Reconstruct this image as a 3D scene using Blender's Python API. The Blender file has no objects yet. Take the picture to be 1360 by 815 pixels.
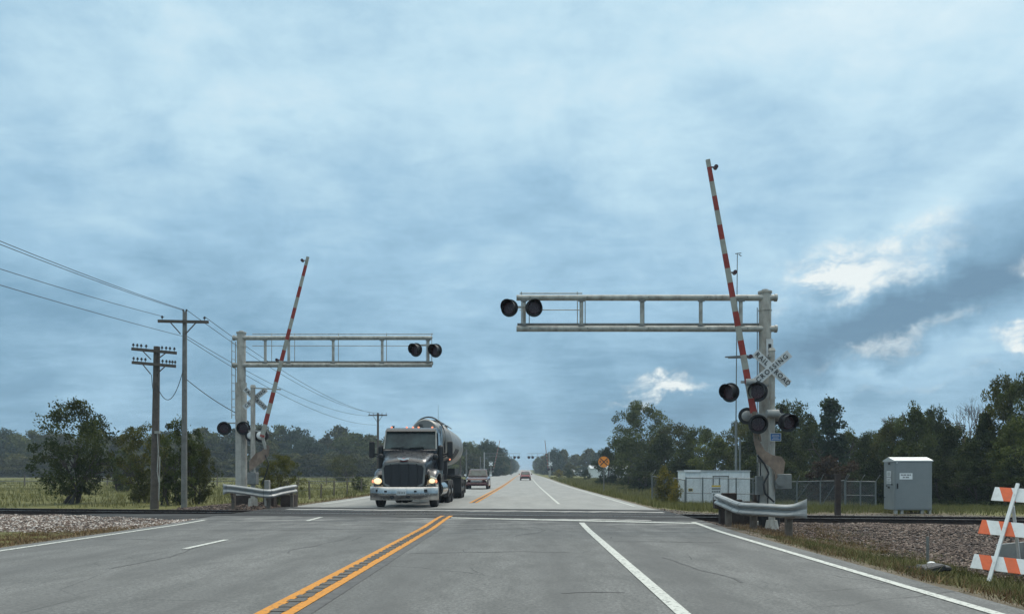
import bpy, math, random
import numpy as np
from mathutils import Vector, Matrix
R = math.radians
random.seed(7); rng = np.random.default_rng(7)
scn = bpy.context.scene
col = scn.collection
F = 1050.0; HX = 697.0; HY = 629.0; EYE = 1.3      # photo focal length (px), vanishing point, eye height

# ---------------------------------------------------------------- camera
cam = bpy.data.cameras.new('camera'); co = bpy.data.objects.new('camera', cam); col.objects.link(co)
co.location = (0, 0, EYE); co.rotation_euler = (R(90), 0, 0)
cam.sensor_width = 36; cam.lens = 36*F/1360
cam.shift_x = (680-HX)/1360; cam.shift_y = (HY-407.5)/1360
cam.clip_start = 0.1; cam.clip_end = 9000
scn.camera = co
# ---------------------------------------------------------------- light and exposure
scn.view_settings.view_transform = 'Standard'; scn.view_settings.look = 'None'
scn.view_settings.exposure = 0.0; scn.view_settings.gamma = 1.0
SUN_AZ, SUN_EL = R(38), R(48)       # azimuth measured from +Y (ahead) towards +X (right)
sl = bpy.data.lights.new('sun', 'SUN'); so = bpy.data.objects.new('sun', sl); col.objects.link(so)
sl.energy = 1.7; sl.angle = R(22); sl.color = (1.0, 0.93, 0.83)
sd = Vector((math.sin(SUN_AZ)*math.cos(SUN_EL), math.cos(SUN_AZ)*math.cos(SUN_EL), math.sin(SUN_EL)))
so.rotation_euler = sd.to_track_quat('Z', 'Y').to_euler(); so.location = (0, 0, 60)

class NT:
    """small helper to write node trees"""
    def __init__(s, tree): s.t = tree; s.n = tree.nodes; s.l = tree.links
    def _in(s, sock, v):
        if v is None: return
        if isinstance(v, bpy.types.NodeSocket): s.l.new(v, sock)
        else: sock.default_value = v
    def node(s, kind, ins=None, **props):
        n = s.n.new(kind)
        for k, v in props.items(): setattr(n, k, v)
        for k, v in (ins or {}).items(): s._in(n.inputs[k], v)
        return n
    def m(s, op, a, b=None, c=None, clamp=False):
        n = s.n.new('ShaderNodeMath'); n.operation = op; n.use_clamp = clamp
        for i, v in enumerate((a, b, c)): s._in(n.inputs[i], v)
        return n.outputs[0]
    def noise(s, vec, scale, detail=4, rough=0.55, dist=0.0, dim='3D'):
        n = s.node('ShaderNodeTexNoise', noise_dimensions=dim)
        s._in(n.inputs['Vector'], vec); n.inputs['Scale'].default_value = scale
        n.inputs['Detail'].default_value = detail; n.inputs['Roughness'].default_value = rough
        n.inputs['Distortion'].default_value = dist
        return n.outputs['Fac']
    def ramp(s, fac, stops, interp='LINEAR'):
        n = s.n.new('ShaderNodeValToRGB'); n.color_ramp.interpolation = interp
        e = n.color_ramp.elements
        while len(e) < len(stops): e.new(0.5)
        for i, (p, c) in enumerate(stops):
            e[i].position = p
            if not hasattr(c, '__len__'): c = (c, c, c)
            e[i].color = (*c, 1)
        s._in(n.inputs[0], fac); return n.outputs[0]
    def mix(s, fac, a, b, mode='MIX'):
        n = s.n.new('ShaderNodeMix'); n.data_type = 'RGBA'; n.blend_type = mode
        s._in(n.inputs[0], fac)
        for i, v in ((6, a), (7, b)):
            if not isinstance(v, bpy.types.NodeSocket) and len(v) == 3: v = (*v, 1)
            s._in(n.inputs[i], v)
        return n.outputs[2]
    def maprange(s, v, a, b, c=0.0, d=1.0, smooth=False):
        n = s.n.new('ShaderNodeMapRange'); n.interpolation_type = 'SMOOTHSTEP' if smooth else 'LINEAR'
        s._in(n.inputs[0], v)
        for i, q in enumerate((a, b, c, d)): n.inputs[i+1].default_value = q
        return n.outputs[0]
    def mapping(s, vec, scale=(1, 1, 1), loc=(0, 0, 0), rot=(0, 0, 0)):
        n = s.n.new('ShaderNodeMapping'); s._in(n.inputs[0], vec)
        n.inputs[1].default_value = loc; n.inputs[2].default_value = rot; n.inputs[3].default_value = scale
        return n.outputs[0]

world = bpy.data.worlds.new('World'); scn.world = world; world.use_nodes = True
def build_sky():
    T = NT(world.node_tree); T.n.clear()
    out = T.node('ShaderNodeOutputWorld'); bg = T.node('ShaderNodeBackground'); bg.inputs[1].default_value = 0.1
    T.l.new(bg.outputs[0], out.inputs[0])
    sky = T.node('ShaderNodeTexSky', sky_type='NISHITA', sun_disc=False, sun_elevation=SUN_EL, sun_rotation=SUN_AZ,
                 air_density=1.0, dust_density=2.0, ozone_density=1.5)
    d = T.node('ShaderNodeTexCoord').outputs['Generated']
    sep = T.node('ShaderNodeSeparateXYZ'); T.l.new(d, sep.inputs[0]); x, y, z = sep.outputs
    az = T.m('ARCTAN2', x, y); el = T.m('ARCSINE', z)
    zc = T.m('ADD', T.m('MAXIMUM', z, 0.0), 0.16)
    cx = T.m('DIVIDE', x, zc); cy = T.m('DIVIDE', y, zc)
    comb = T.node('ShaderNodeCombineXYZ', {0: cx, 1: cy, 2: 0.0}).outputs[0]    # flat cloud deck seen in perspective
    n1 = T.noise(comb, 0.75, 6, 0.55, 0.6)
    n2 = T.noise(T.mapping(comb, (1, 1.2, 1), (3.1, 7.7, 0)), 2.2, 7, 0.6, 0.5)
    n3 = T.noise(T.mapping(comb, (1, 1.6, 1), (9.1, 2.3, 0)), 6.0, 6, 0.62, 0.4)
    wob = T.m('MULTIPLY', T.m('SUBTRACT', T.noise(d, 5.0, 5, 0.6), 0.5), 0.22)
    wob2 = T.m('MULTIPLY', T.m('SUBTRACT', T.noise(T.mapping(d, loc=(4, 4, 4)), 8.0, 5, 0.6), 0.5), 0.13)
    azw = T.m('ADD', az, wob); elw = T.m('ADD', el, wob2)
    def blob(px, py, sx, sy, rot=0.0):     # a cloud bank or a break: where it stands in the sky, its size, its tilt
        a0 = math.atan((px-HX)/F); e0 = math.atan((HY-py)/F*math.cos(a0)); sx /= F; sy /= F
        c, s_ = math.cos(R(rot)), math.sin(R(rot))
        da = T.m('SUBTRACT', azw, a0); de = T.m('SUBTRACT', elw, e0)
        u = T.m('DIVIDE', T.m('ADD', T.m('MULTIPLY', da, c), T.m('MULTIPLY', de, s_)), sx)
        v = T.m('DIVIDE', T.m('SUBTRACT', T.m('MULTIPLY', de, c), T.m('MULTIPLY', da, s_)), sy)
        r2 = T.m('ADD', T.m('MULTIPLY', u, u), T.m('MULTIPLY', v, v))
        return T.m('POWER', 2.718, T.m('MULTIPLY', r2, -1.0))
    def total(lst):
        t = None
        for b in lst:
            w = T.m('MULTIPLY', blob(*b[:-1]), b[-1]); t = w if t is None else T.m('ADD', t, w)
        return t
    grad = T.maprange(el, 0.0, 0.5, 0.20, 0.62)
    f = T.m('ADD', grad, T.m('MULTIPLY', T.m('SUBTRACT', n1, 0.5), 0.60))
    f = T.m('ADD', f, T.m('MULTIPLY', T.m('SUBTRACT', n2, 0.5), 0.34))
    f = T.m('ADD', f, T.m('MULTIPLY', T.m('SUBTRACT', n3, 0.5), 0.15))
    n4 = T.noise(T.mapping(d, (1, 1, 1.6), (2, 5, 1)), 3.2, 7, 0.58, 0.5); f = T.m('ADD', f, T.m('MULTIPLY', T.m('SUBTRACT', n4, 0.5), 0.9)); f = T.m('ADD', f, T.m('MULTIPLY', T.m('SUBTRACT', T.noise(T.mapping(d, (1, 1, 1.5), (7, 1, 3)), 9.0, 7, 0.62, 0.4), 0.5), 0.38))
    soft = total([(330, 110, 260, 60, 10, .22), (820, 110, 300, 80, 0, .24), (1160, 40, 220, 50, 0, .16), (700, 590, 260, 40, 0, .18),
                  (240, 230, 340, 70, 0, -.10), (620, 400, 260, 110, 0, -.05), (1290, 360, 170, 40, 28, -.22), (1090, 455, 200, 26, 14, -.18), (1170, 500, 150, 16, 14, .22), (1200, 415, 150, 20, 22, -.16), (1180, 300, 140, 40, 18, .22), (880, 560, 120, 20, 0, -.1),
                  (60, 470, 260, 120, 0, -.10), (1200, 440, 160, 26, 18, -.20), (980, 120, 120, 50, 0, -.10)])
    f = T.m('ADD', f, soft); f = T.m('ADD', T.m('MULTIPLY', T.maprange(f, -0.15, 1.05, 0, 1), 1.0), T.m('MULTIPLY', T.m('SUBTRACT', n3, 0.5), 0.12), clamp=True)
    colr = T.ramp(f, [(0.0, (.15, .28, .405)), (0.25, (.225, .405, .56)), (0.48, (.36, .58, .755)), (0.7, (.54, .765, .895)), (1.0, (.76, .91, .97))])
    brk = total([(1165, 325, 80, 24, 14, .80), (1095, 388, 75, 22, 8, 1.1), (1130, 405, 60, 12, 20, .45), (893, 506, 34, 11, -10, 1.15), (1345, 456, 34, 7, -8, .95),
                 (1352, 360, 26, 12, 0, .8), (1150, 470, 70, 11, 18, .42), (1250, 440, 60, 12, 20, .34), (1240, 500, 90, 10, 16, .30), (1230, 350, 50, 14, 25, .35), (850, 517, 50, 5, 0, .4)])
    tex = T.maprange(T.noise(T.mapping(d, (1, 1, 1.7)), 22.0, 8, 0.65, .4), 0.36, 0.66, 0.25, 1.25)
    brk = T.maprange(T.m('MULTIPLY', brk, tex), 0.08, 0.95, 0.0, 1.0, True)
    colr = T.mix(brk, colr, (.86, .93, .93))
    # thick overcast is brightest towards the zenith
    boost = T.maprange(el, 0.55, 1.3, 1.0, ZENITH, True)
    white = T.maprange(el, 0.5, 1.2, 0.0, 0.75, True)
    colr = T.mix(white, colr, (.88, .80, .66))
    low = T.maprange(el, -0.02, 0.0, 0.35, 1.0)
    k = T.m('MULTIPLY', T.m('MULTIPLY', boost, low), 10.0)
    vm = T.node('ShaderNodeVectorMath', operation='SCALE'); T.l.new(colr, vm.inputs[0]); T.l.new(k, vm.inputs['Scale'])
    fin = T.mix(0.96, sky.outputs[0], vm.outputs[0])
    T.l.new(fin, bg.inputs[0])
ZENITH = 3.0
build_sky()

# ---------------------------------------------------------------- tagging
def tag(o, label=None, cat=None, group=None, kind=None):
    if label: o['label'] = label
    if cat: o['category'] = cat
    if group: o['group'] = group
    if kind: o['kind'] = kind
    return o
def thing(name, label, cat, loc=(0, 0, 0), rz=0, group=None):
    o = bpy.data.objects.new(name, None); col.objects.link(o); o.empty_display_size = 0.2
    o.location = loc; o.rotation_euler = (0, 0, rz); return tag(o, label, cat, group)
def copy_tree(o, parent=None):
    c = o.copy(); col.objects.link(c); c.parent = parent
    for ch in list(o.children): copy_tree(ch, c)
    return c

# ---------------------------------------------------------------- materials
def mat(name, base=(.5, .5, .5), rough=0.6, metal=0.0, var=0.0, vscale=4.0, bump=0.0, bscale=30.0, dirt=None, dscale=2.0, damt=0.5, emit=None, estr=0, spec=0.5, coat=0):
    m = bpy.data.materials.new(name); m.use_nodes = True
    T = NT(m.node_tree); b = T.n['Principled BSDF']
    b.inputs['Roughness'].default_value = rough; b.inputs['Metallic'].default_value = metal
    b.inputs['Specular IOR Level'].default_value = spec; b.inputs['Coat Weight'].default_value = coat
    c = (*base, 1); obj = T.node('ShaderNodeTexCoord').outputs['Object']
    if var or dirt:
        n = T.noise(obj, vscale, 6, 0.6)
        cc = T.mix(T.maprange(n, 0.3, 0.7), tuple(x*(1-var) for x in base), tuple(min(1, x*(1+var)) for x in base))
        if dirt:
            dn = T.noise(T.mapping(obj, (1, 1, .35)), dscale, 8, 0.68)
            cc = T.mix(T.maprange(dn, 0.48, 0.72, 0, damt), cc, dirt)
        T.l.new(cc, b.inputs['Base Color'])
        T.l.new(T.maprange(T.noise(obj, vscale*2.3, 4), 0.3, 0.7, max(0, rough-.12), min(1, rough+.12)), b.inputs['Roughness'])
    else: b.inputs['Base Color'].default_value = c
    if bump:
        bn = T.node('ShaderNodeBump', {'Strength': bump, 'Distance': 0.01, 'Height': T.noise(obj, bscale, 5, 0.6)})
        T.l.new(bn.outputs[0], b.inputs['Normal'])
    if emit: b.inputs['Emission Color'].default_value = (*emit, 1); b.inputs['Emission Strength'].default_value = estr
    m.cycles.emission_sampling = 'NONE' if not emit else 'AUTO'
    return m
M = {}
M['galv'] = mat('weathered_aluminium', (.36, .36, .335), .55, .2, .25, 6, .2, 30, dirt=(.13, .115, .09), dscale=5, damt=.75)
M['galv_dark'] = mat('dull_steel', (.17, .175, .17), .6, .2, .2, 5)
M['pole_grey'] = mat('mast_grey', (.40, .385, .35), .65, .05, .2, 4, .25, 25, dirt=(.12, .095, .07), dscale=3.2, damt=.8)
M['black'] = mat('signal_black', (.012, .012, .014), .55, 0, .3, 8)
M['lens'] = mat('dark_red_lens', (.045, .008, .01), .25, 0, .2, 20)
M['back'] = mat('signal_housing_back', (.3, .3, .29), .6, 0, .2, 6)
M['white'] = mat('sign_white', (.55, .57, .58), .5, 0, .1, 8, dirt=(.3, .29, .27), dscale=6, damt=.5)
M['ink'] = mat('sign_black_ink', (.015, .015, .018), .5)
M['arm_white'] = mat('gate_arm_white', (.30, .30, .265), .6, 0, .12, 6, dirt=(.15, .135, .11), dscale=5, damt=.6)
M['arm_red'] = mat('gate_arm_red', (.26, .026, .018), .6, 0, .2, 6, dirt=(.12, .03, .02), dscale=6, damt=.6)
M['rust'] = mat('rusty_weight', (.21, .155, .12), .8, 0, .3, 5, .3, 40, dirt=(.08, .05, .035), dscale=5, damt=.8)
M['blue_sign'] = mat('blue_sign', (.03, .12, .32), .5, 0, .15, 9)
M['gr_steel'] = mat('guardrail_steel', (.34, .35, .35), .5, .35, .15, 4, dirt=(.2, .19, .17), dscale=3, damt=.45)
M['gr_end'] = mat('guardrail_end', (.3, .31, .31), .65, .1, .2, 5, dirt=(.16, .15, .13), dscale=4, damt=.5)
M['wood_post'] = mat('weathered_wood', (.13, .105, .085), .9, 0, .35, 6, .4, 40)
M['pole_wood'] = mat('pole_wood', (.085, .07, .06), .9, 0, .3, 5, .4, 30)
M['pole_pale'] = mat('pole_wood_pale', (.16, .16, .155), .9, 0, .25, 5, .4, 30)
M['tie'] = mat('creosote_tie', (.035, .024, .02), .85, 0, .4, 5, .4, 40)
M['rail_side'] = mat('rail_side', (.028, .018, .015), .75, .1, .3, 8)
M['rail_top'] = mat('rail_top', (.3, .29, .28), .3, .9, .1, 6)
M['wire'] = mat('wire', (.03, .033, .036), .6)
M['insul'] = mat('insulator', (.05, .045, .045), .3)
M['shed'] = mat('shed_white', (.74, .77, .78), .6, 0, .06, 1.5, dirt=(.4, .4, .38), dscale=2.2, damt=.45)
M['shed_roof'] = mat('shed_roof', (.5, .52, .53), .5, .2, .1, 3)
M['cab'] = mat('cabinet_grey', (.225, .245, .25), .45, .35, .08, 1.3, dirt=(.27, .29, .29), dscale=1.3, damt=.5)
M['cab_roof'] = mat('cabinet_roof', (.46, .48, .48), .45, .3, .08, 2)
M['orange'] = mat('barricade_orange', (.68, .115, .03), .5, 0, .1, 12, dirt=(.4, .12, .06), dscale=9, damt=.4)
M['bwhite'] = mat('barricade_white', (.66, .68, .68), .5, 0, .06, 12, dirt=(.4, .38, .34), dscale=9, damt=.45)
M['panel'] = mat('grey_panel', (.36, .38, .38), .6, .1, .15, 6, dirt=(.2, .19, .18), dscale=5, damt=.6)
M['sign_orange'] = mat('warning_orange', (.80, .27, .035), .5, 0, .05, 10)
M['fence'] = mat('fence_pipe', (.15, .165, .165), .5, .4, .15, 5)
M['rubber'] = mat('tyre_rubber', (.014, .014, .016), .85, 0, .2, 10)
M['debris'] = mat('black_debris', (.012, .012, .014), .6, 0, .3, 10)
M['concrete'] = mat('concrete', (.3, .29, .27), .9, 0, .2, 5, .3, 40)
M['chrome'] = mat('chrome', (.42, .415, .41), .18, .95, .2, 3, dirt=(.14, .135, .13), dscale=5, damt=.35)  # darker patches are reflections painted into the chrome colour
M['alu'] = mat('polished_tank', (.20, .20, .195), .45, .5, .08, 1.0, dirt=(.3, .29, .27), dscale=1.5, damt=.4)
M['truck'] = mat('truck_dark_paint', (.018, .021, .028), .32, 0, .2, 3, coat=.35, dirt=(.05, .045, .04), dscale=3, damt=.4)
M['truck_mid'] = mat('truck_black', (.012, .013, .016), .6)
M['grille'] = mat('grille_mesh', (.035, .036, .04), .5, .5, .2, 60)
M['glass'] = mat('vehicle_glass', (.03, .04, .045), .06, 0, spec=.8)
M['shieldg'] = mat('windshield_glass', (.028, .042, .042), .1, 0, .75, 1.6, .25, 1.5, spec=.45)  # uneven base colour paints blurred sky reflections into the glass
M['lampglass'] = mat('lamp_glass', (.6, .58, .5), .15, .2)
M['lit'] = mat('headlight_lit', (1, .8, .5), .3, emit=(1, .72, .38), estr=1.15)
M['amber'] = mat('amber_marker_lit', (1, .3, .05), .4, emit=(1, .3, .2), estr=1.0)
M['red_paint'] = mat('dark_red_paint', (.055, .007, .011), .25, .2, .1, 4, coat=.7)
M['red_car'] = mat('red_paint', (.20, .012, .018), .25, .2, .1, 4, coat=.7)
M['tail'] = mat('tail_light', (.7, .03, .04), .3, emit=(1, .06, .05), estr=1.2)
M['white_dot'] = mat('white_part', (.75, .77, .78), .4)
M['yellow_sign'] = mat('yellow_sign', (.55, .38, .05), .5)
M['far_white'] = mat('white_metal_barn', (.66, .68, .68), .6, 0, .05, 1)
M['red_strut'] = mat('brown_rust', (.12, .06, .04), .9, 0, .4, 6)

# ---------------------------------------------------------------- mesh builder
class MB:
    def __init__(s): s.v = []; s.f = []; s.mi = []; s.cur = 0; s.sm = []; s.smooth = False
    def add(s, vs, fs):
        b = len(s.v); s.v += [tuple(v) for v in vs]
        for f in fs: s.f.append(tuple(b+i for i in f)); s.mi.append(s.cur); s.sm.append(s.smooth)
        return s
    def box(s, x0, x1, y0, y1, z0, z1, M4=None, bev=0.0):
        if bev:
            return s.bbox(x0, x1, y0, y1, z0, z1, bev, M4)
        vs = [Vector((x, y, z)) for z in (z0, z1) for y in (y0, y1) for x in (x0, x1)]
        if M4: vs = [M4 @ v for v in vs]
        return s.add(vs, [(0, 2, 3, 1), (4, 5, 7, 6), (0, 1, 5, 4), (2, 6, 7, 3), (0, 4, 6, 2), (1, 3, 7, 5)])
    def bbox(s, x0, x1, y0, y1, z0, z1, b, M4=None):   # box with chamfered edges
        xs = (x0, x1); ys = (y0, y1); zs = (z0, z1); idx = {}; vs = []
        for i in (0, 1):
            for j in (0, 1):
                for k in (0, 1):
                    sx, sy, sz = (1, -1)[i], (1, -1)[j], (1, -1)[k]
                    for a, o in (('x', (0, b*sy, b*sz)), ('y', (b*sx, 0, b*sz)), ('z', (b*sx, b*sy, 0))):
                        idx[i, j, k, a] = len(vs); vs.append(Vector((xs[i]+o[0], ys[j]+o[1], zs[k]+o[2])))
        fs = []
        for i in (0, 1): fs.append([idx[i, j, k, 'x'] for j, k in ((0, 0), (1, 0), (1, 1), (0, 1))])
        for j in (0, 1): fs.append([idx[i, j, k, 'y'] for i, k in ((0, 0), (1, 0), (1, 1), (0, 1))])
        for k in (0, 1): fs.append([idx[i, j, k, 'z'] for i, j in ((0, 0), (1, 0), (1, 1), (0, 1))])
        for j in (0, 1):
            for k in (0, 1): fs.append([idx[0, j, k, 'y'], idx[1, j, k, 'y'], idx[1, j, k, 'z'], idx[0, j, k, 'z']])
        for i in (0, 1):
            for k in (0, 1): fs.append([idx[i, 0, k, 'x'], idx[i, 1, k, 'x'], idx[i, 1, k, 'z'], idx[i, 0, k, 'z']])
            for j in (0, 1): fs.append([idx[i, j, 0, 'x'], idx[i, j, 1, 'x'], idx[i, j, 1, 'y'], idx[i, j, 0, 'y']])
        for i in (0, 1):
            for j in (0, 1):
                for k in (0, 1): fs.append([idx[i, j, k, 'x'], idx[i, j, k, 'y'], idx[i, j, k, 'z']])
        if M4: vs = [M4 @ v for v in vs]
        return s.add(vs, fs)
    def cyl(s, p0, p1, r0, r1=None, n=12, caps=True):
        p0 = Vector(p0); p1 = Vector(p1); r1 = r0 if r1 is None else r1
        d = (p1-p0).normalized(); a = d.orthogonal().normalized(); b = d.cross(a)
        vs = []
        for p, r in ((p0, r0), (p1, r1)):
            for i in range(n):
                t = 2*math.pi*i/n; vs.append(p+a*(r*math.cos(t))+b*(r*math.sin(t)))
        sm = s.smooth; s.smooth = n > 8
        s.add(vs, [(i, (i+1) % n, n+(i+1) % n, n+i) for i in range(n)]); s.smooth = False
        if caps: s.add(vs[:n], [tuple(range(n))[::-1]]); s.add(vs[n:], [tuple(range(n))])
        s.smooth = sm; return s
    def tube(s, pts, r, n=6):
        for a, b in zip(pts[:-1], pts[1:]): s.cyl(a, b, r, r, n, True)
        return s
    def bar(s, p0, p1, w, h, up=(0, 0, 1)):           # rectangular bar along p0-p1
        p0 = Vector(p0); p1 = Vector(p1); d = (p1-p0).normalized(); u = Vector(up)
        a = d.cross(u).normalized(); b = a.cross(d).normalized(); vs = []
        for p in (p0, p1):
            for i, j in ((-1, -1), (1, -1), (1, 1), (-1, 1)): vs.append(p+a*(w/2*i)+b*(h/2*j))
        return s.add(vs, [(0, 1, 2, 3)[::-1], (4, 5, 6, 7), (0, 1, 5, 4), (1, 2, 6, 5), (2, 3, 7, 6), (3, 0, 4, 7)])
    def loft(s, secs, closed=True, caps=True):
        n = len(secs[0]); vs = [p for q in secs for p in q]; fs = []
        for k in range(len(secs)-1):
            for i in range(n if closed else n-1):
                j = (i+1) % n; fs.append((k*n+i, k*n+j, (k+1)*n+j, (k+1)*n+i))
        s.add(vs, fs)
        if caps: s.add(secs[0], [tuple(range(n))[::-1]]); s.add(secs[-1], [tuple(range(n))])
        return s
    def prism(s, poly, axis, a0, a1):                 # poly in the plane of the other two axes, extruded along axis
        def P(u, v, w): return {'x': (w, u, v), 'y': (u, w, v), 'z': (u, v, w)}[axis]
        return s.loft([[P(u, v, a0) for u, v in poly], [P(u, v, a1) for u, v in poly]])
    def ball(s, c, r, n=10, m=6, sc=(1, 1, 1)):
        vs = []; fs = []
        for j in range(m+1):
            ph = math.pi*j/m
            for i in range(n):
                t = 2*math.pi*i/n
                vs.append((c[0]+r*sc[0]*math.sin(ph)*math.cos(t), c[1]+r*sc[1]*math.sin(ph)*math.sin(t), c[2]+r*sc[2]*math.cos(ph)))
        for j in range(m):
            for i in range(n):
                k = (i+1) % n; fs.append((j*n+i, (j+1)*n+i, (j+1)*n+k, j*n+k))
        sm = s.smooth; s.smooth = True; s.add(vs, fs); s.smooth = sm; return s
    def build(s, name, mats, parent=None, loc=None, rot=None):
        me = bpy.data.meshes.new(name); me.from_pydata(s.v, [], s.f)
        if not isinstance(mats, (list, tuple)): mats = [mats]
        for m in mats: me.materials.append(M[m] if isinstance(m, str) else m)
        if len(me.polygons):
            me.polygons.foreach_set('material_index', s.mi); me.polygons.foreach_set('use_smooth', s.sm)
        me.update()
        o = bpy.data.objects.new(name, me); col.objects.link(o)
        if loc: o.location = loc
        if rot: o.rotation_euler = rot
        if parent: o.parent = parent
        return o
def B(): return MB()
def np_mesh(name, verts, nper, material, smooth=False, attr=None):
    """verts (N*nper,3): N separate polygons of nper corners"""
    me = bpy.data.meshes.new(name); n = len(verts); nf = n//nper
    me.vertices.add(n); me.vertices.foreach_set('co', np.asarray(verts, dtype=np.float32).ravel())
    me.loops.add(n); me.loops.foreach_set('vertex_index', np.arange(n, dtype=np.int32))
    me.polygons.add(nf); me.polygons.foreach_set('loop_start', np.arange(0, n, nper, dtype=np.int32))
    me.polygons.foreach_set('loop_total', np.full(nf, nper, dtype=np.int32))
    me.materials.append(material)
    if attr is not None:
        a = me.attributes.new('tone', 'FLOAT', 'POINT'); a.data.foreach_set('value', np.repeat(attr, nper).astype(np.float32))
    me.update(calc_edges=True); me.validate(); return me
def text_part(txt, size, material, parent, M4, name='lettering', spacing=1.0, bold=0.0, ext=0.002, align='CENTER'):
    c = bpy.data.curves.new(name, 'FONT'); c.body = txt; c.size = size; c.align_x = align; c.align_y = 'CENTER'
    c.extrude = ext; c.space_character = spacing; c.offset = bold; c.resolution_u = 3
    o = bpy.data.objects.new('tmp_text', c); col.objects.link(o)
    dg = bpy.context.evaluated_depsgraph_get(); dg.update()
    me = bpy.data.meshes.new_from_object(o.evaluated_get(dg)); bpy.data.objects.remove(o)
    me.materials.clear(); me.materials.append(M[material]); me.name = name
    t = bpy.data.objects.new(name, me); col.objects.link(t); t.parent = parent; t.matrix_local = M4
    return t
FACE = Matrix.Rotation(R(90), 4, 'X')           # text plane -> standing up, facing -Y

# ---------------------------------------------------------------- terrain
def sstep(a, b, x): t = np.clip((np.asarray(x, float)-a)/(b-a), 0, 1); return t*t*(3-2*t)
ZR_Y = [-60, 75, 105, 140, 200, 300, 500, 600, 700, 820, 1000, 4000]
ZR_Z = [0, 0, .08, .26, .53, .80, 1.6, 2.8, 4.6, 5.6, 5.4, 4.0]
def zr(y): return np.interp(y, ZR_Y, ZR_Z)
TS = 0.181; TL = math.hypot(1, TS)
def ty(x): return 24.6-TS*np.asarray(x, float)               # track centre line
def ts(x, y): return (np.asarray(y, float)-ty(x))/TL         # signed distance from the track
def hump(x, y): return 0.05*(1-sstep(2.2, 6.5, np.abs(ts(x, y))))
def zroad(x, y): return zr(y)+hump(x, y)
XL, XR = -9.25, 4.78                                          # paved width
def gz(x, y):
    x = np.asarray(x, float); y = np.asarray(y, float); a = np.abs(ts(x, y)); base = zr(y)
    hr = np.interp(y, [-20, 10, 16, 21, 30, 45, 55, 90, 150, 220, 400], [-.42, -.38, -.36, -.16, -.16, -.55, -.85, -.7, -.3, 0, 0])
    hl = np.interp(y, [-20, 14, 22, 40, 100, 400], [-.22, -.2, -.12, -.05, 0, 0])
    zR = base+hr*sstep(XR+.1, XR+2.6, x); zL = base+hl*sstep(-XL+.1, -XL+2.0, -x)
    z = np.where(x > -2, zR, zL)-0.03
    out = sstep(XR, XR+.8, x)+sstep(-XL, -XL+.8, -x)
    bal = -0.095+0*x
    w = 1-sstep(1.5, 4.5, a)
    z = z*(1-w*np.clip(out, 0, 1))+bal*w*np.clip(out, 0, 1)
    z = z+np.clip(out, 0, 1)*(.02*np.sin(x*3.1+y*1.3)*np.cos(y*2.3-x*.7))*(np.abs(x) < 40)
    mound = .26*np.exp(-((x+10.6)/2.2)**2-((y-30.2)/1.8)**2)*np.clip(out, 0, 1)
    return z+mound
def G(x, y): return float(gz(x, y))
def grid_mesh(name, xs, ys, zf, material, masks=None):
    X, Y = np.meshgrid(xs, ys); Z = zf(X, Y); nx, ny = len(xs), len(ys)
    me = bpy.data.meshes.new(name); v = np.stack([X, Y, Z], -1).reshape(-1, 3)
    me.vertices.add(len(v)); me.vertices.foreach_set('co', v.astype(np.float32).ravel())
    i = np.arange((nx-1)*(ny-1)); r = i//(nx-1); c = i % (nx-1); a = r*nx+c
    q = np.stack([a, a+1, a+nx+1, a+nx], -1).astype(np.int32)
    me.loops.add(q.size); me.loops.foreach_set('vertex_index', q.ravel())
    me.polygons.add(len(q)); me.polygons.foreach_set('loop_start', np.arange(0, q.size, 4, dtype=np.int32))
    me.polygons.foreach_set('loop_total', np.full(len(q), 4, dtype=np.int32))
    me.polygons.foreach_set('use_smooth', np.ones(len(q), dtype=bool))
    for k, mf in (masks or {}).items():
        at = me.attributes.new(k, 'FLOAT', 'POINT'); at.data.foreach_set('value', np.broadcast_to(mf(X, Y), X.shape).ravel().astype(np.float32))
    me.materials.append(material); me.update(calc_edges=True)
    o = bpy.data.objects.new(name, me); col.objects.link(o); return o

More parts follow.
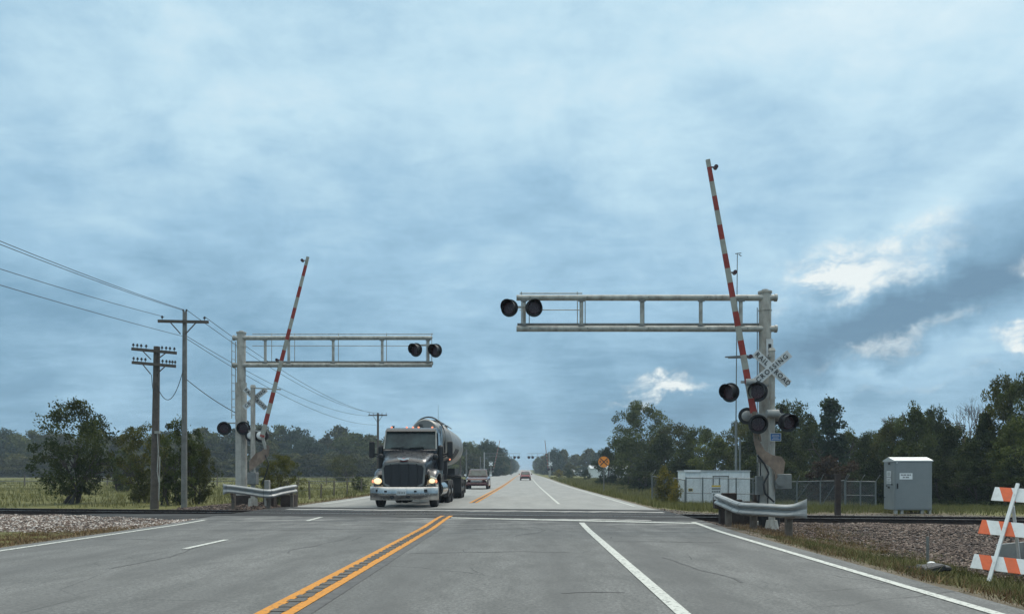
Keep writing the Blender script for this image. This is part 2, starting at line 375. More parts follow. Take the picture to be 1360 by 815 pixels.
def mat_ground():
    m = bpy.data.materials.new('ground'); m.use_nodes = True; T = NT(m.node_tree); b = T.n['Principled BSDF']
    P = T.node('ShaderNodeNewGeometry').outputs['Position']
    def at(n): return T.node('ShaderNodeAttribute', attribute_name=n).outputs['Fac']
    big = T.noise(T.mapping(P, (1, .6, 1)), .05, 5, .6); mid = T.noise(P, .9, 6, .65); fine = T.noise(P, 14, 5, .7)
    g = T.ramp(mid, [(.3, (.065, .062, .025)), (.5, (.125, .115, .045)), (.7, (.21, .175, .085))])
    fld = T.ramp(big, [(.32, (.125, .135, .04)), (.55, (.19, .19, .06)), (.7, (.25, .225, .09))])
    g = T.mix(.5, g, fld)
    g = T.mix(T.maprange(fine, .3, .7, 0, .45), g, (.04, .045, .02))
    vor = T.node('ShaderNodeTexVoronoi', {'Vector': P, 'Scale': 16.0})
    st = T.ramp(T.node('ShaderNodeSeparateColor', {0: vor.outputs['Color']}).outputs[0], [(0, (.05, .042, .04)), (.5, (.15, .13, .125)), (.85, (.26, .235, .23)), (1, (.45, .43, .42))])
    st = T.mix(T.maprange(vor.outputs['Distance'], .3, .7), st, (.03, .027, .025))
    dirt = T.ramp(T.noise(P, 3.0, 6, .7), [(.3, (.07, .055, .042)), (.55, (.15, .12, .095)), (.7, (.24, .2, .16))])
    c = T.mix(at('wood_shade'), g, T.mix(fine, (.03, .027, .014), (.065, .055, .028))); c = T.mix(at('dirt'), c, dirt); c = T.mix(at('gravel'), c, st)  # first mix darkens the ground colour as painted shade of the wood
    T.l.new(c, b.inputs['Base Color']); b.inputs['Roughness'].default_value = .95; b.inputs['Specular IOR Level'].default_value = .2
    bp = T.node('ShaderNodeBump', {'Strength': .7, 'Distance': .05, 'Height': T.m('ADD', fine, T.m('MULTIPLY', vor.outputs['Distance'], at('gravel')))})
    T.l.new(bp.outputs[0], b.inputs['Normal']); return m
def nz(x, y, s=1.0):
    return (np.sin(x*1.7*s+1.3*np.sin(y*.9*s))+np.sin(y*2.1*s+1.1*np.sin(x*1.3*s+2))+np.sin((x+y)*3.3*s))/3
def gravel_mask(x, y):
    s = ts(x, y); n = nz(x, y)*.35
    rgt = (x > XR)*(1-sstep(1.9, 2.6, s+n*.7))*sstep(7.3, 8.3, x+n+np.clip(20.2-y, 0, 3)*0-np.clip((y-18)*.9, 0, 3)*-1)*(1-sstep(-11, -9, -np.maximum(-s, 0)*1.0+0*x)*0)
    rgt = rgt*(y > 10)
    lft = (x < XL)*(1-sstep(1.7, 2.4, s+n*.5))*sstep(-7.5-n, -5.6-n, s)
    mound = np.exp(-((x+10.8)/2.6)**2-((y-29.4)/1.9)**2) > .45
    road2 = (x > XR)*sstep(1.2, 1.8, s)*(1-sstep(5.5, 7.5, s))*.8
    return np.clip(np.maximum(np.maximum(rgt, lft), np.maximum(mound*1.0, road2)), 0, 1)
def dirt_mask(x, y):
    n = nz(x, y)*.3
    e = np.exp(-((x-XR-.1)/.5)**2)*.9*(y < 200)+np.exp(-((x-XL+.3)/.6)**2)*.8*(y < 200)
    gr = (x > XR)*(x < 9)*sstep(15.3, 17, y+n)*(y < 26)
    pad = sstep(6, 8, x)*(1-sstep(15, 18, x))*sstep(27, 29, y)*(1-sstep(33, 37, y))*.8
    return np.clip(np.maximum(np.maximum(e, gr), pad), 0, 1)
def wood_shade_mask(x, y):  # where shade under the right-hand wood is painted into the ground
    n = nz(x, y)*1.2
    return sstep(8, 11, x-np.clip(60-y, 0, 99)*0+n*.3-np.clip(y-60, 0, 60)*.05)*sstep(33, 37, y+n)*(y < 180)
def axis(parts):
    o = []
    for a, b, st in parts: o += list(np.arange(a, b, st))
    return np.array(o+[parts[-1][1]])
gxs = axis([(-2500, -300, 200), (-300, -60, 20), (-60, -24, 2), (-24, 20, .25), (20, 60, 2), (60, 300, 20), (300, 2500, 200)])
gys = axis([(-60, 4, 4), (4, 40, .25), (40, 120, 2), (120, 400, 10), (400, 1000, 40), (1000, 4000, 250)])
tag(grid_mesh('ground', gxs, gys, gz, mat_ground(), {'gravel': gravel_mask, 'dirt': dirt_mask, 'wood_shade': wood_shade_mask}), kind='structure')

# ---------------------------------------------------------------- road
def mat_road():
    m = bpy.data.materials.new('asphalt'); m.use_nodes = True; T = NT(m.node_tree); b = T.n['Principled BSDF']
    P = T.node('ShaderNodeNewGeometry').outputs['Position']; sp = T.node('ShaderNodeSeparateXYZ', {0: P}); x, y = sp.outputs[0], sp.outputs[1]
    base = T.ramp(T.noise(T.mapping(P, (1, .25, 1)), .6, 6, .6), [(.3, (.165, .167, .164)), (.7, (.245, .245, .238))])
    fine = T.noise(P, 22, 6, .85)
    c = T.mix(T.maprange(fine, .42, .58, 0, .75), base, (.075, .077, .077))
    spk = T.noise(P, 34, 3, .7); c = T.mix(T.maprange(spk, .56, .68, 0, .5), c, (.36, .36, .35))
    spots = T.noise(T.mapping(P, (1, .6, 1), (8, 1, 0)), 1.9, 8, .8); c = T.mix(T.maprange(spots, .60, .68, 0, .5), c, (.08, .08, .08))
    mot = T.noise(T.mapping(P, (1, .35, 1), (5, 3, 0)), 2.4, 7, .7); c = T.mix(T.maprange(mot, .44, .60, 0, .5), c, (.105, .107, .106))
    # worn wheel tracks (polished, slightly darker) in each lane
    wx = T.m('ADD', x, T.m('MULTIPLY', T.noise(T.mapping(P, (.2, .1, 1)), 1.2, 3), .25))
    w = None
    for cx in (-4.95, -3.25, -1.3, .55, -6.8, -8.3, 2.1, 3.6):
        g = T.m('POWER', 2.718, T.m('MULTIPLY', T.m('POWER', T.m('DIVIDE', T.m('SUBTRACT', wx, cx), .38), 2.0), -1.0))
        w = g if w is None else T.m('ADD', w, g)
    oil = T.m('MULTIPLY', w, T.maprange(T.noise(T.mapping(P, (1, .12, 1)), 1.1, 6, .7), .35, .6, .28, .8))
    c = T.mix(oil, c, (.115, .116, .115))
    # grime built up on the approach to the rails, in long streaks
    sk = T.m('ABSOLUTE', T.m('SUBTRACT', T.m('ADD', y, T.m('MULTIPLY', x, TS)), 24.6))
    near = T.maprange(sk, 3.2, 9.0, 1, 0)
    stn = T.noise(T.mapping(P, (.5, 1.8, 1), (3, 9, 0)), .9, 8, .72)
    c = T.mix(T.m('MULTIPLY', near, T.maprange(stn, .47, .56, 0, .7)), c, (.075, .076, .078))
    c = T.mix(T.m('MULTIPLY', near, T.maprange(stn, .45, .38, 0, .6)), c, (.31, .305, .295))
    # the far pavement is pale concrete
    far = T.maprange(T.m('ADD', y, T.m('MULTIPLY', x, TS)), 28.6, 29.0)
    conc = T.ramp(T.noise(T.mapping(P, (1, .15, 1)), 1.1, 5, .6), [(.3, (.29, .29, .28)), (.7, (.37, .37, .355))])
    c = T.mix(T.m('MULTIPLY', far, .72), c, conc)
    # thin cracks
    vr = T.node('ShaderNodeTexVoronoi', {'Vector': T.mix(.12, P, T.node('ShaderNodeTexNoise', {'Vector': P, 'Scale': 1.5}).outputs['Color']), 'Scale': .35}, feature='DISTANCE_TO_EDGE')
    ck = T.maprange(vr.outputs['Distance'], .0, .004, 1, 0); ck = T.m('MULTIPLY', ck, T.maprange(T.noise(P, .35, 3), .5, .6))
    c = T.mix(T.m('MULTIPLY', ck, .8), c, (.045, .045, .045))
    T.l.new(c, b.inputs['Base Color'])
    T.l.new(T.maprange(mot, .3, .7, .72, .9), b.inputs['Roughness']); b.inputs['Specular IOR Level'].default_value = .10
    bp = T.node('ShaderNodeBump', {'Strength': .35, 'Distance': .006, 'Height': fine}); T.l.new(bp.outputs[0], b.inputs['Normal']); return m
rxs = np.concatenate([np.arange(XL, XR, .35), [XR]])
rys = axis([(-12, 10, .5), (10, 40, .25), (40, 120, 2), (120, 400, 5), (400, 1200, 10)])
ROADM = mat_road()
tag(grid_mesh('road', rxs, rys, zroad, ROADM), kind='structure')
def sheet(name, poly_rows, dz, material):
    """poly_rows: list of rows of (x,y); draped over the road"""
    mb = B(); n = len(poly_rows[0]); vs = []
    for r in poly_rows:
        for x, y in r: vs.append((x, y, float(zroad(x, y))+dz))
    mb.add(vs, [(k*n+i, k*n+i+1, (k+1)*n+i+1, (k+1)*n+i) for k in range(len(poly_rows)-1) for i in range(n-1)])
    return mb.build(name, material)
def mat_paint(name, c1, c2, worn=.5, wcol=(.15, .15, .145)):
    m = bpy.data.materials.new(name); m.use_nodes = True; T = NT(m.node_tree); b = T.n['Principled BSDF']
    P = T.node('ShaderNodeNewGeometry').outputs['Position']
    c = T.mix(T.noise(P, 5, 5, .7), c1, c2)
    wn = T.noise(P, 17, 7, .75)
    c = T.mix(T.maprange(wn, .51, .62, 0, worn), c, wcol)
    T.l.new(c, b.inputs['Base Color']); b.inputs['Roughness'].default_value = .8; b.inputs['Specular IOR Level'].default_value = .2; return m
M['paint_w'] = mat_paint('white_paint', (.46, .47, .44), (.60, .61, .57), .85)
M['paint_y'] = mat_paint('yellow_paint', (.50, .21, .035), (.62, .28, .06), .7, (.2, .14, .08))
def line(x0, x1, y0, y1, material, name='road_marking', dz=.008):
    ys = [v for v in rys if y0 < v < y1]; ys = [y0]+ys+[y1]
    return tag(sheet(name, [[(x0, v), (x1, v)] for v in ys], dz, material), kind='structure')
# skewed asphalt around the rails
def mat_patch():
    m = bpy.data.materials.new('crossing_asphalt'); m.use_nodes = True; T = NT(m.node_tree); b = T.n['Principled BSDF']
    P = T.node('ShaderNodeNewGeometry').outputs['Position']
    R_ = T.mapping(P, (.18, 1.3, 1), rot=(0, 0, 0.18))
    c = T.ramp(T.noise(R_, 1.2, 7, .65), [(.28, (.03, .031, .033)), (.5, (.062, .063, .065)), (.62, (.11, .111, .11)), (.76, (.24, .238, .23))])
    c = T.mix(T.maprange(T.noise(P, 40, 4, .7), .35, .65, 0, .4), c, (.045, .045, .047))
    T.l.new(c, b.inputs['Base Color']); b.inputs['Roughness'].default_value = .95; b.inputs['Specular IOR Level'].default_value = .05; return m
M['patch'] = mat_patch()
M['patch_pale'] = mat_paint('pale_concrete_strip', (.30, .295, .28), (.38, .375, .36), .5, (.17, .17, .165))
def skew(name, s0, s1, xa, xb, material, dz):
    xs_ = np.linspace(xa, xb, 70); rows = []
    for s in np.linspace(s0, s1, max(2, int(abs(s1-s0)/.4)+1)):
        rows.append([(x, float(ty(x))+s*TL+(.10*math.sin(x*1.9+s)+.07*math.sin(x*6.3+2*s)+.05*math.sin(x*14.1+s*3))*(s in (s0, s1))) for x in xs_])
    return tag(sheet(name, rows, dz, material), kind='structure')
_sk = random.Random(4)
skew('crossing_apron', -2.45, 3.9, XL+.02, XR-.02, 'patch', .005)
skew('concrete_strip', 1.55, 2.15, -8.4, 4.5, 'patch_pale', .009)
skew('concrete_strip', -2.85, -2.46, -.3, 3.4, 'patch_pale', .006)
# rough asphalt beside the left edge at the rails
for (x0, x1) in ((-1, 1),):
    pass
line(4.32, 4.45, 1, 20.6, 'paint_w'); line(4.33, 4.45, 31.6, 900, 'paint_w')
line(-8.91, -8.79, 1, 21.9, 'paint_w'); line(-8.7, -8.55, 33.8, 900, 'paint_w')
line(1.40, 1.54, 1, 20.5, 'paint_w'); line(1.41, 1.53, 34.0, 900, 'paint_w')
for y0, y1 in ((13.7, 15.6), (21.4, 22.9), (3, 6)): line(-5.95, -5.83, y0, y1, 'paint_w')
for y0 in np.arange(36, 300, 12.0): line(-5.95, -5.83, y0, y0+3, 'paint_w')
for ya, yb in ((1, 23.6), (35.5, 900)):
    line(-2.51, -2.39, ya, yb, 'paint_y'); line(-2.26, -2.14, ya, yb, 'paint_y')
rows = []
for t in np.linspace(0, 1, 40):
    x = -2.1+t*(4.42+2.1); y = 22.35-(22.35-19.95)*t; rows.append((x, y))
tag(sheet('stop_line', [[(x, y) for x, y in rows], [(x, y+.34) for x, y in rows]], .009, 'paint_w'), kind='structure')
# milled rumble notches between and across the yellow lines
M['notch'] = mat('milled_asphalt', (.10, .092, .082), .95, 0, .3, 10)
mb = B()
for y in np.arange(4, 23.3, .31):
    y += random.uniform(-.04, .04)
    z = float(zroad(-2.3, y))+.0115; w = .165+random.uniform(-.03, .03)
    mb.add([(-2.33-w/2, y, z), (-2.33+w/2, y, z), (-2.33+w/2, y+.16, z), (-2.33-w/2, y+.16, z)], [(0, 1, 2, 3)])
tag(mb.build('rumble_strip', 'notch'), kind='structure')
M['oldtar'] = mat('dark_joint', (.09, .09, .09), .9, 0, .3, 6)
line(-2.384, -2.271, 1, 23.6, 'oldtar', 'centre_joint', .006)
line(-2.384, -2.271, 35.5, 300, 'oldtar', 'centre_joint', .006)
line(-2.12, -1.98, 1, 19.5, 'oldtar', 'centre_joint', .005)
mb = B(); rc = random.Random(11)
def seal(x, y, ang, L, w=.018):
    pts = []; a = ang
    for i in range(int(L/.18)):
        pts.append((x, y, w*rc.uniform(.5, 1.5))); a += rc.uniform(-.35, .35); a = ang+(a-ang)*.8; x += .18*math.cos(a); y += .18*math.sin(a)
        if not (XL+.1 < x < XR-.1): break
    vs = []
    for i, (px_, py_, w_) in enumerate(pts):
        q0 = pts[max(0, i-1)]; q1 = pts[min(len(pts)-1, i+1)]; d = Vector((q1[0]-q0[0], q1[1]-q0[1], 0)).normalized()
        for s_ in (-1, 1): vs.append((px_-d.y*w_*s_, py_+d.x*w_*s_, float(zroad(px_, py_))+.0035))
    if len(pts) > 2: mb.add(vs, [(2*i, 2*i+1, 2*i+3, 2*i+2) for i in range(len(pts)-1)])
for a in ((-1.9, 13.0, .05, 3.0), (1.7, 15.2, -.1, 2.4), (-8.6, 15.8, .1, 3.5), (-5.7, 10.9, 1.4, 3.5), (-.2, 16.5, 1.5, 3.0), (2.6, 9.5, 1.3, 3.2), (-7.2, 18.2, .0, 4.2), (-3.9, 13.0, 1.7, 4.0), (-1.2, 18.6, .1, 2.0), (.4, 8.6, .3, 1.0)): seal(*a)
tag(mb.build('crack_sealant', 'oldtar'), kind='structure')
# asphalt apron spilling left of the road at the rails
mb = B(); vs = []; fs = []
for i, x in enumerate(np.linspace(XL+.1, -15.5, 18)):
    f = (x-XL)/(-15.5-XL); w0 = -1.1-(1-f)*1.9
    for j, s in enumerate(np.linspace(w0, -.86, 6)):
        y = float(ty(x))+s*TL+.12*math.sin(x*3+j); vs.append((x, y, .022-.05*f-.10*(1-j/5)**2*f-(.14 if j == 0 else 0)))
for i in range(17):
    for j in range(5): a = i*6+j; fs.append((a, a+1, a+7, a+6))
mb.smooth = True; mb.add(vs, fs); tag(mb.build('asphalt_apron', 'patch'), kind='structure')

# ---------------------------------------------------------------- railway
def railway():
    t = thing('railway_track', 'pair of dark steel rails crossing the highway on creosoted ties', 'railway track', (0, 24.6, -.042))
    dirv = Vector((1, -TS, 0)).normalized(); perp = Vector((TS, 1, 0)).normalized()
    prof = [(-.07, -.06), (.07, -.06), (.07, -.045), (.012, -.02), (.012, .065), (.036, .075), (.036, .1), (-.036, .1), (-.036, .075), (-.012, .065), (-.012, -.02), (-.07, -.045)]
    for sgn in (-1, 1):
        mb = B()
        def sec(d): return [tuple(perp*(sgn*.7525+u)+dirv*d+Vector((0, 0, w))) for u, w in prof]
        mb.loft([sec(-70), sec(70)])
        mb.mi[6] = 1
        mb.build('rail', ['rail_side', 'rail_top'], t)
    n = 0
    for d in list(np.arange(-25.5, -9.4, .53))+list(np.arange(5.6, 22.5, .53)):
        mb = B(); Mx = Matrix.Translation(dirv*d) @ Matrix.Rotation(-math.atan(TS)+random.uniform(-.02, .02), 4, 'Z')
        mb.box(-.11, .11, -1.3, 1.3, -.2, -.035, Mx, bev=.01); mb.build('tie', 'tie', t); n += 1
    # flangeway planks through the road
    for sgn in (-1, 1):
        for off in (-.075, .075):
            mb = B(); y0 = sgn*.7525+off
            a = perp*(y0)+dirv*(-9.3)+Vector((0, 0, .078)); b = perp*(y0)+dirv*(4.7)+Vector((0, 0, .078))
            mb.bar(a, b, .06, .03); mb.build('flangeway_filler', 'truck_mid', t)
railway()

# ---------------------------------------------------------------- ballast, grass (uncountable ground cover)
def rocks(n, xs, ys, smin, smax, zoff=0.0, flat=.7):
    base = np.array([(0, 0, 1), (.9, 0, .3), (.2, .85, .25), (-.75, .45, .3), (-.7, -.5, .2), (.25, -.85, .3), (0, 0, -.5)])
    tri = [(0, 1, 2), (0, 2, 3), (0, 3, 4), (0, 4, 5), (0, 5, 1), (6, 2, 1), (6, 3, 2), (6, 4, 3), (6, 5, 4), (6, 1, 5)]
    sz = rng.uniform(smin, smax, n)**1.0; V = base[None]*sz[:, None, None]*rng.uniform(.65, 1.3, (n, 7, 3))
    an = rng.uniform(0, 6.28, n); tl = rng.uniform(-.6, .6, n); ca, sa = np.cos(an), np.sin(an); ct, st = np.cos(tl), np.sin(tl)
    X = V[:, :, 0]*ct[:, None]-V[:, :, 2]*st[:, None]; Z = V[:, :, 0]*st[:, None]+V[:, :, 2]*ct[:, None]; Y = V[:, :, 1]
    X, Y = X*ca[:, None]-Y*sa[:, None], X*sa[:, None]+Y*ca[:, None]
    zz = gz(xs, ys)+zoff
    P = np.stack([X+xs[:, None], Y+ys[:, None], Z*flat+zz[:, None]+sz[:, None]*.2], -1)
    return P[:, tri, :].reshape(-1, 3), np.repeat(rng.uniform(0, 1, n), len(tri))
def mat_stone():
    m = bpy.data.materials.new('ballast_stone'); m.use_nodes = True; T = NT(m.node_tree); b = T.n['Principled BSDF']
    a = T.node('ShaderNodeAttribute', attribute_name='tone').outputs['Fac']
    c = T.ramp(a, [(0, (.025, .018, .015)), (.35, (.08, .053, .042)), (.65, (.175, .125, .10)), (.88, (.30, .24, .20)), (1, (.58, .53, .49))])
    P = T.node('ShaderNodeNewGeometry').outputs['Position']
    sp = T.node('ShaderNodeSeparateXYZ', {0: P})
    c = T.mix(T.maprange(T.noise(P, .7, 4, .6), .42, .65, 0, .5), c, (.075, .055, .048))
    T.l.new(c, b.inputs['Base Color']); b.inputs['Roughness'].default_value = .9; return m
M['stone'] = mat_stone()
def keep_gravel(n, x0, x1, y0, y1, thr=.45):
    xs = rng.uniform(x0, x1, n); ys = rng.uniform(y0, y1, n)
    k = (gravel_mask(xs, ys) > rng.uniform(thr-.3, thr+.3, n)) & (np.abs(np.abs(ts(xs, ys))-.7525) > .09)
    return xs[k], ys[k]
def stuff_mesh(name, P, tone, material, label, cat, nper=3):
    me = np_mesh(name, P, nper, material, attr=tone); o = bpy.data.objects.new(name, me); col.objects.link(o)
    return tag(o, label, cat, kind='stuff')
Ps, Ts = [], []
for n, x0, x1, y0, y1, a, b in ((38000, 6.6, 19, 12, 24, .022, .055), (6000, 5.0, 8.5, 16.5, 26, .012, .035), (9000, 9, 19, 20, 26, .02, .05), (2500, 5, 22, 24, 32, .02, .045)):
    xs, ys = keep_gravel(n, x0, x1, y0, y1); P, t = rocks(len(xs), xs, ys, a, b); Ps.append(P); Ts.append(t*.82)
stuff_mesh('ballast', np.concatenate(Ps), np.concatenate(Ts), M['stone'], 'mixed brown and grey track ballast sloping down from the rails on the right', 'ballast')
Ps, Ts = [], []
for n, x0, x1, y0, y1, a, b in ((30000, -22, -9.3, 15, 28, .022, .052), (4000, -13.5, -8.9, 27, 33, .03, .08)):
    xs, ys = keep_gravel(n, x0, x1, y0, y1); P, t = rocks(len(xs), xs, ys, a, b); Ps.append(P); Ts.append(np.clip(t*.75+.38, 0, 1) if x0 < -15 else t*.75)
stuff_mesh('ballast', np.concatenate(Ps), np.concatenate(Ts), M['stone'], 'pale grey track ballast beside the rails on the left', 'ballast')

def mat_blade(name, lo, mid, hi):
    m = bpy.data.materials.new(name); m.use_nodes = True; T = NT(m.node_tree); b = T.n['Principled BSDF']
    a = T.node('ShaderNodeAttribute', attribute_name='tone').outputs['Fac']
    P = T.node('ShaderNodeNewGeometry').outputs['Position']
    f = T.m('ADD', T.m('MULTIPLY', a, .55), T.m('MULTIPLY', T.maprange(T.noise(P, .8, 5, .65), .35, .65), .45))
    c = T.ramp(f, [(.1, lo), (.5, mid), (.95, hi)])
    T.l.new(c, b.inputs['Base Color']); b.inputs['Roughness'].default_value = .8; b.inputs['Specular IOR Level'].default_value = .2
    b.inputs['Transmission Weight'].default_value = 0; return m
M['grass_g'] = mat_blade('grass_green', (.05, .052, .02), (.115, .118, .038), (.27, .225, .11))
M['grass_b'] = mat_blade('grass_dry', (.07, .04, .02), (.18, .11, .055), (.32, .235, .13))
M['grass_f'] = mat_blade('grass_field', (.08, .082, .025), (.16, .155, .05), (.27, .23, .10))
def blades(xs, ys, h0, h1, w, lean=.5):
    n = len(xs); an = rng.uniform(0, 6.28, n); h = rng.uniform(h0, h1, n)*(1+.5*nz(xs, ys, 1.6)); ln = h*rng.uniform(0, lean, n); la = rng.uniform(0, 6.28, n)
    z = gz(xs, ys)-.01; ww = w*rng.uniform(.6, 1.4, n)
    a = np.stack([xs-np.cos(an)*ww, ys-np.sin(an)*ww, z], -1); b = np.stack([xs+np.cos(an)*ww, ys+np.sin(an)*ww, z], -1)
    c = np.stack([xs+np.cos(la)*ln, ys+np.sin(la)*ln, z+h], -1)
    return np.stack([a, b, c], 1).reshape(-1, 3), rng.uniform(0, 1, n)
def clumpy(n, x0, x1, y0, y1, scale, thr, fn=None):
    xs = rng.uniform(x0, x1, n); ys = rng.uniform(y0, y1, n); k = nz(xs, ys, scale) > thr
    if fn is not None: k &= fn(xs, ys)
    return xs[k], ys[k]
def cl(nclump, per, x0, x1, y0, y1, rad, fn=None):
    cx = rng.uniform(x0, x1, nclump); cy = rng.uniform(y0, y1, nclump)
    xs = (cx[:, None]+rng.normal(0, rad, (nclump, per))).ravel(); ys = (cy[:, None]+rng.normal(0, rad*1.3, (nclump, per))).ravel()
    k = (xs > x0) & (xs < x1)
    if fn is not None: k &= fn(xs, ys)
    return xs[k], ys[k]
nog = lambda x, y: gravel_mask(x, y) < .55
Ps, Ts = [], []
for a, lo, hi in ((cl(620, 60, 5.1, 8.3, 6, 17, .16, nog), .02, .09), (cl(130, 50, 5.5, 8.3, 6, 16, .10, nog), .06, .18), (cl(90, 40, 5.6, 8.6, 15, 20.5, .12), .03, .10), (cl(90, 22, 4.85, 5.5, 6, 19, .10), .01, .05), (cl(260, 30, 8, 13, 8, 14, .15), .04, .14)):
    P, t = blades(*a, lo, hi, .006, 1.1); Ps.append(P); Ts.append(t)
stuff_mesh('roadside_grass', np.concatenate(Ps), np.concatenate(Ts), M['grass_g'], 'rough green grass along the right shoulder below the barricade', 'grass')
Ps, Ts = [], []
for a in (cl(500, 30, -12.6, -9.3, 10, 21, .12, lambda x, y: (ts(x, y) < -2.5)), cl(260, 30, 5.2, 8.2, 16.3, 21, .10), cl(330, 30, 4.95, 8.0, 6, 16, .13), cl(160, 24, -10.5, -9.4, 33, 60, .15)):
    P, t = blades(*a, .02, .11, .007, 1.1); Ps.append(P); Ts.append(t)
stuff_mesh('dry_grass', np.concatenate(Ps), np.concatenate(Ts), M['grass_b'], 'reddish brown dry weeds along the edges of the pavement', 'weeds')
Ps, Ts = [], []
P, t = blades(*cl(2600, 22, 5.1, 22, 31, 75, .28, lambda x, y: (ts(x, y) > 5.5) & ((x < 9.5+(y-31)*.05) | (y > 50))), .12, .36, .016, .5); Ps.append(P); Ts.append(t)
P, t = blades(*cl(1600, 20, 5.3, 30, 75, 170, .5), .25, .6, .04, .5); Ps.append(P); Ts.append(t)
P, t = blades(*cl(1500, 20, -60, -9.6, 33, 75, .4, lambda x, y: (ts(x, y) > 4)), .10, .32, .018, .5); Ps.append(P); Ts.append(t)
P, t = blades(*cl(1200, 20, -90, -10, 75, 190, .6), .12, .35, .04, .5); Ps.append(P); Ts.append(t)
P, t = blades(*cl(1500, 24, 7.5, 36, 29, 47, .3, lambda x, y: (ts(x, y) > 6.5)), .06, .26, .012, .6); Ps.append(P); Ts.append(t*.45)  # tone lowered: shade by the wood painted into these blades
stuff_mesh('field_grass', np.concatenate(Ps), np.concatenate(Ts), M['grass_f'], 'olive pasture and ditch grass beyond the tracks', 'grass')

# ---------------------------------------------------------------- signal hardware
def signal_light(parent, c, yaw, r=.245, name='warning_light', hood=.30, backcol='back'):
    """round flasher: black target disc, hooded red lens, housing behind. yaw 0 faces the camera (-Y)."""
    Mx = Matrix.Translation(Vector(c)) @ Matrix.Rotation(yaw, 4, 'Z')
    t = lambda p: tuple(Mx @ Vector(p))
    mb = B(); mb.cyl(t((0, -.012, 0)), t((0, .012, 0)), r, r, 28)
    seg = 20; inner = []; outer = []
    rr = r*.78
    for k, (y, q) in enumerate(((-.012, rr), (-hood, rr*1.02))):
        outer.append([t((q*math.sin(a), y+(0 if k == 0 else (1-math.cos(a))*.5*.12), q*math.cos(a))) for a in np.linspace(-2.3, 2.3, seg)])
        inner.append([t(((q-.008)*math.sin(a), y+(0 if k == 0 else (1-math.cos(a))*.5*.12), (q-.008)*math.cos(a))) for a in np.linspace(-2.3, 2.3, seg)])
    mb.loft(outer, closed=False, caps=False); mb.loft([inner[1], inner[0]], closed=False, caps=False); mb.loft([outer[1], inner[1]], closed=False, caps=False)
    o = mb.build(name, 'black', parent)
    B().cyl(t((0, -.045, 0)), t((0, -.013, 0)), rr*.86, rr*.93, 24).build('lens', 'lens', o)
    b = B(); b.cyl(t((0, .013, 0)), t((0, .10, 0)), rr*.8, rr*.72, 20); b.ball(t((0, .10, 0)), rr*.7, 14, 8, (1, .5, 1)); b.build('housing', backcol, o)
    return o

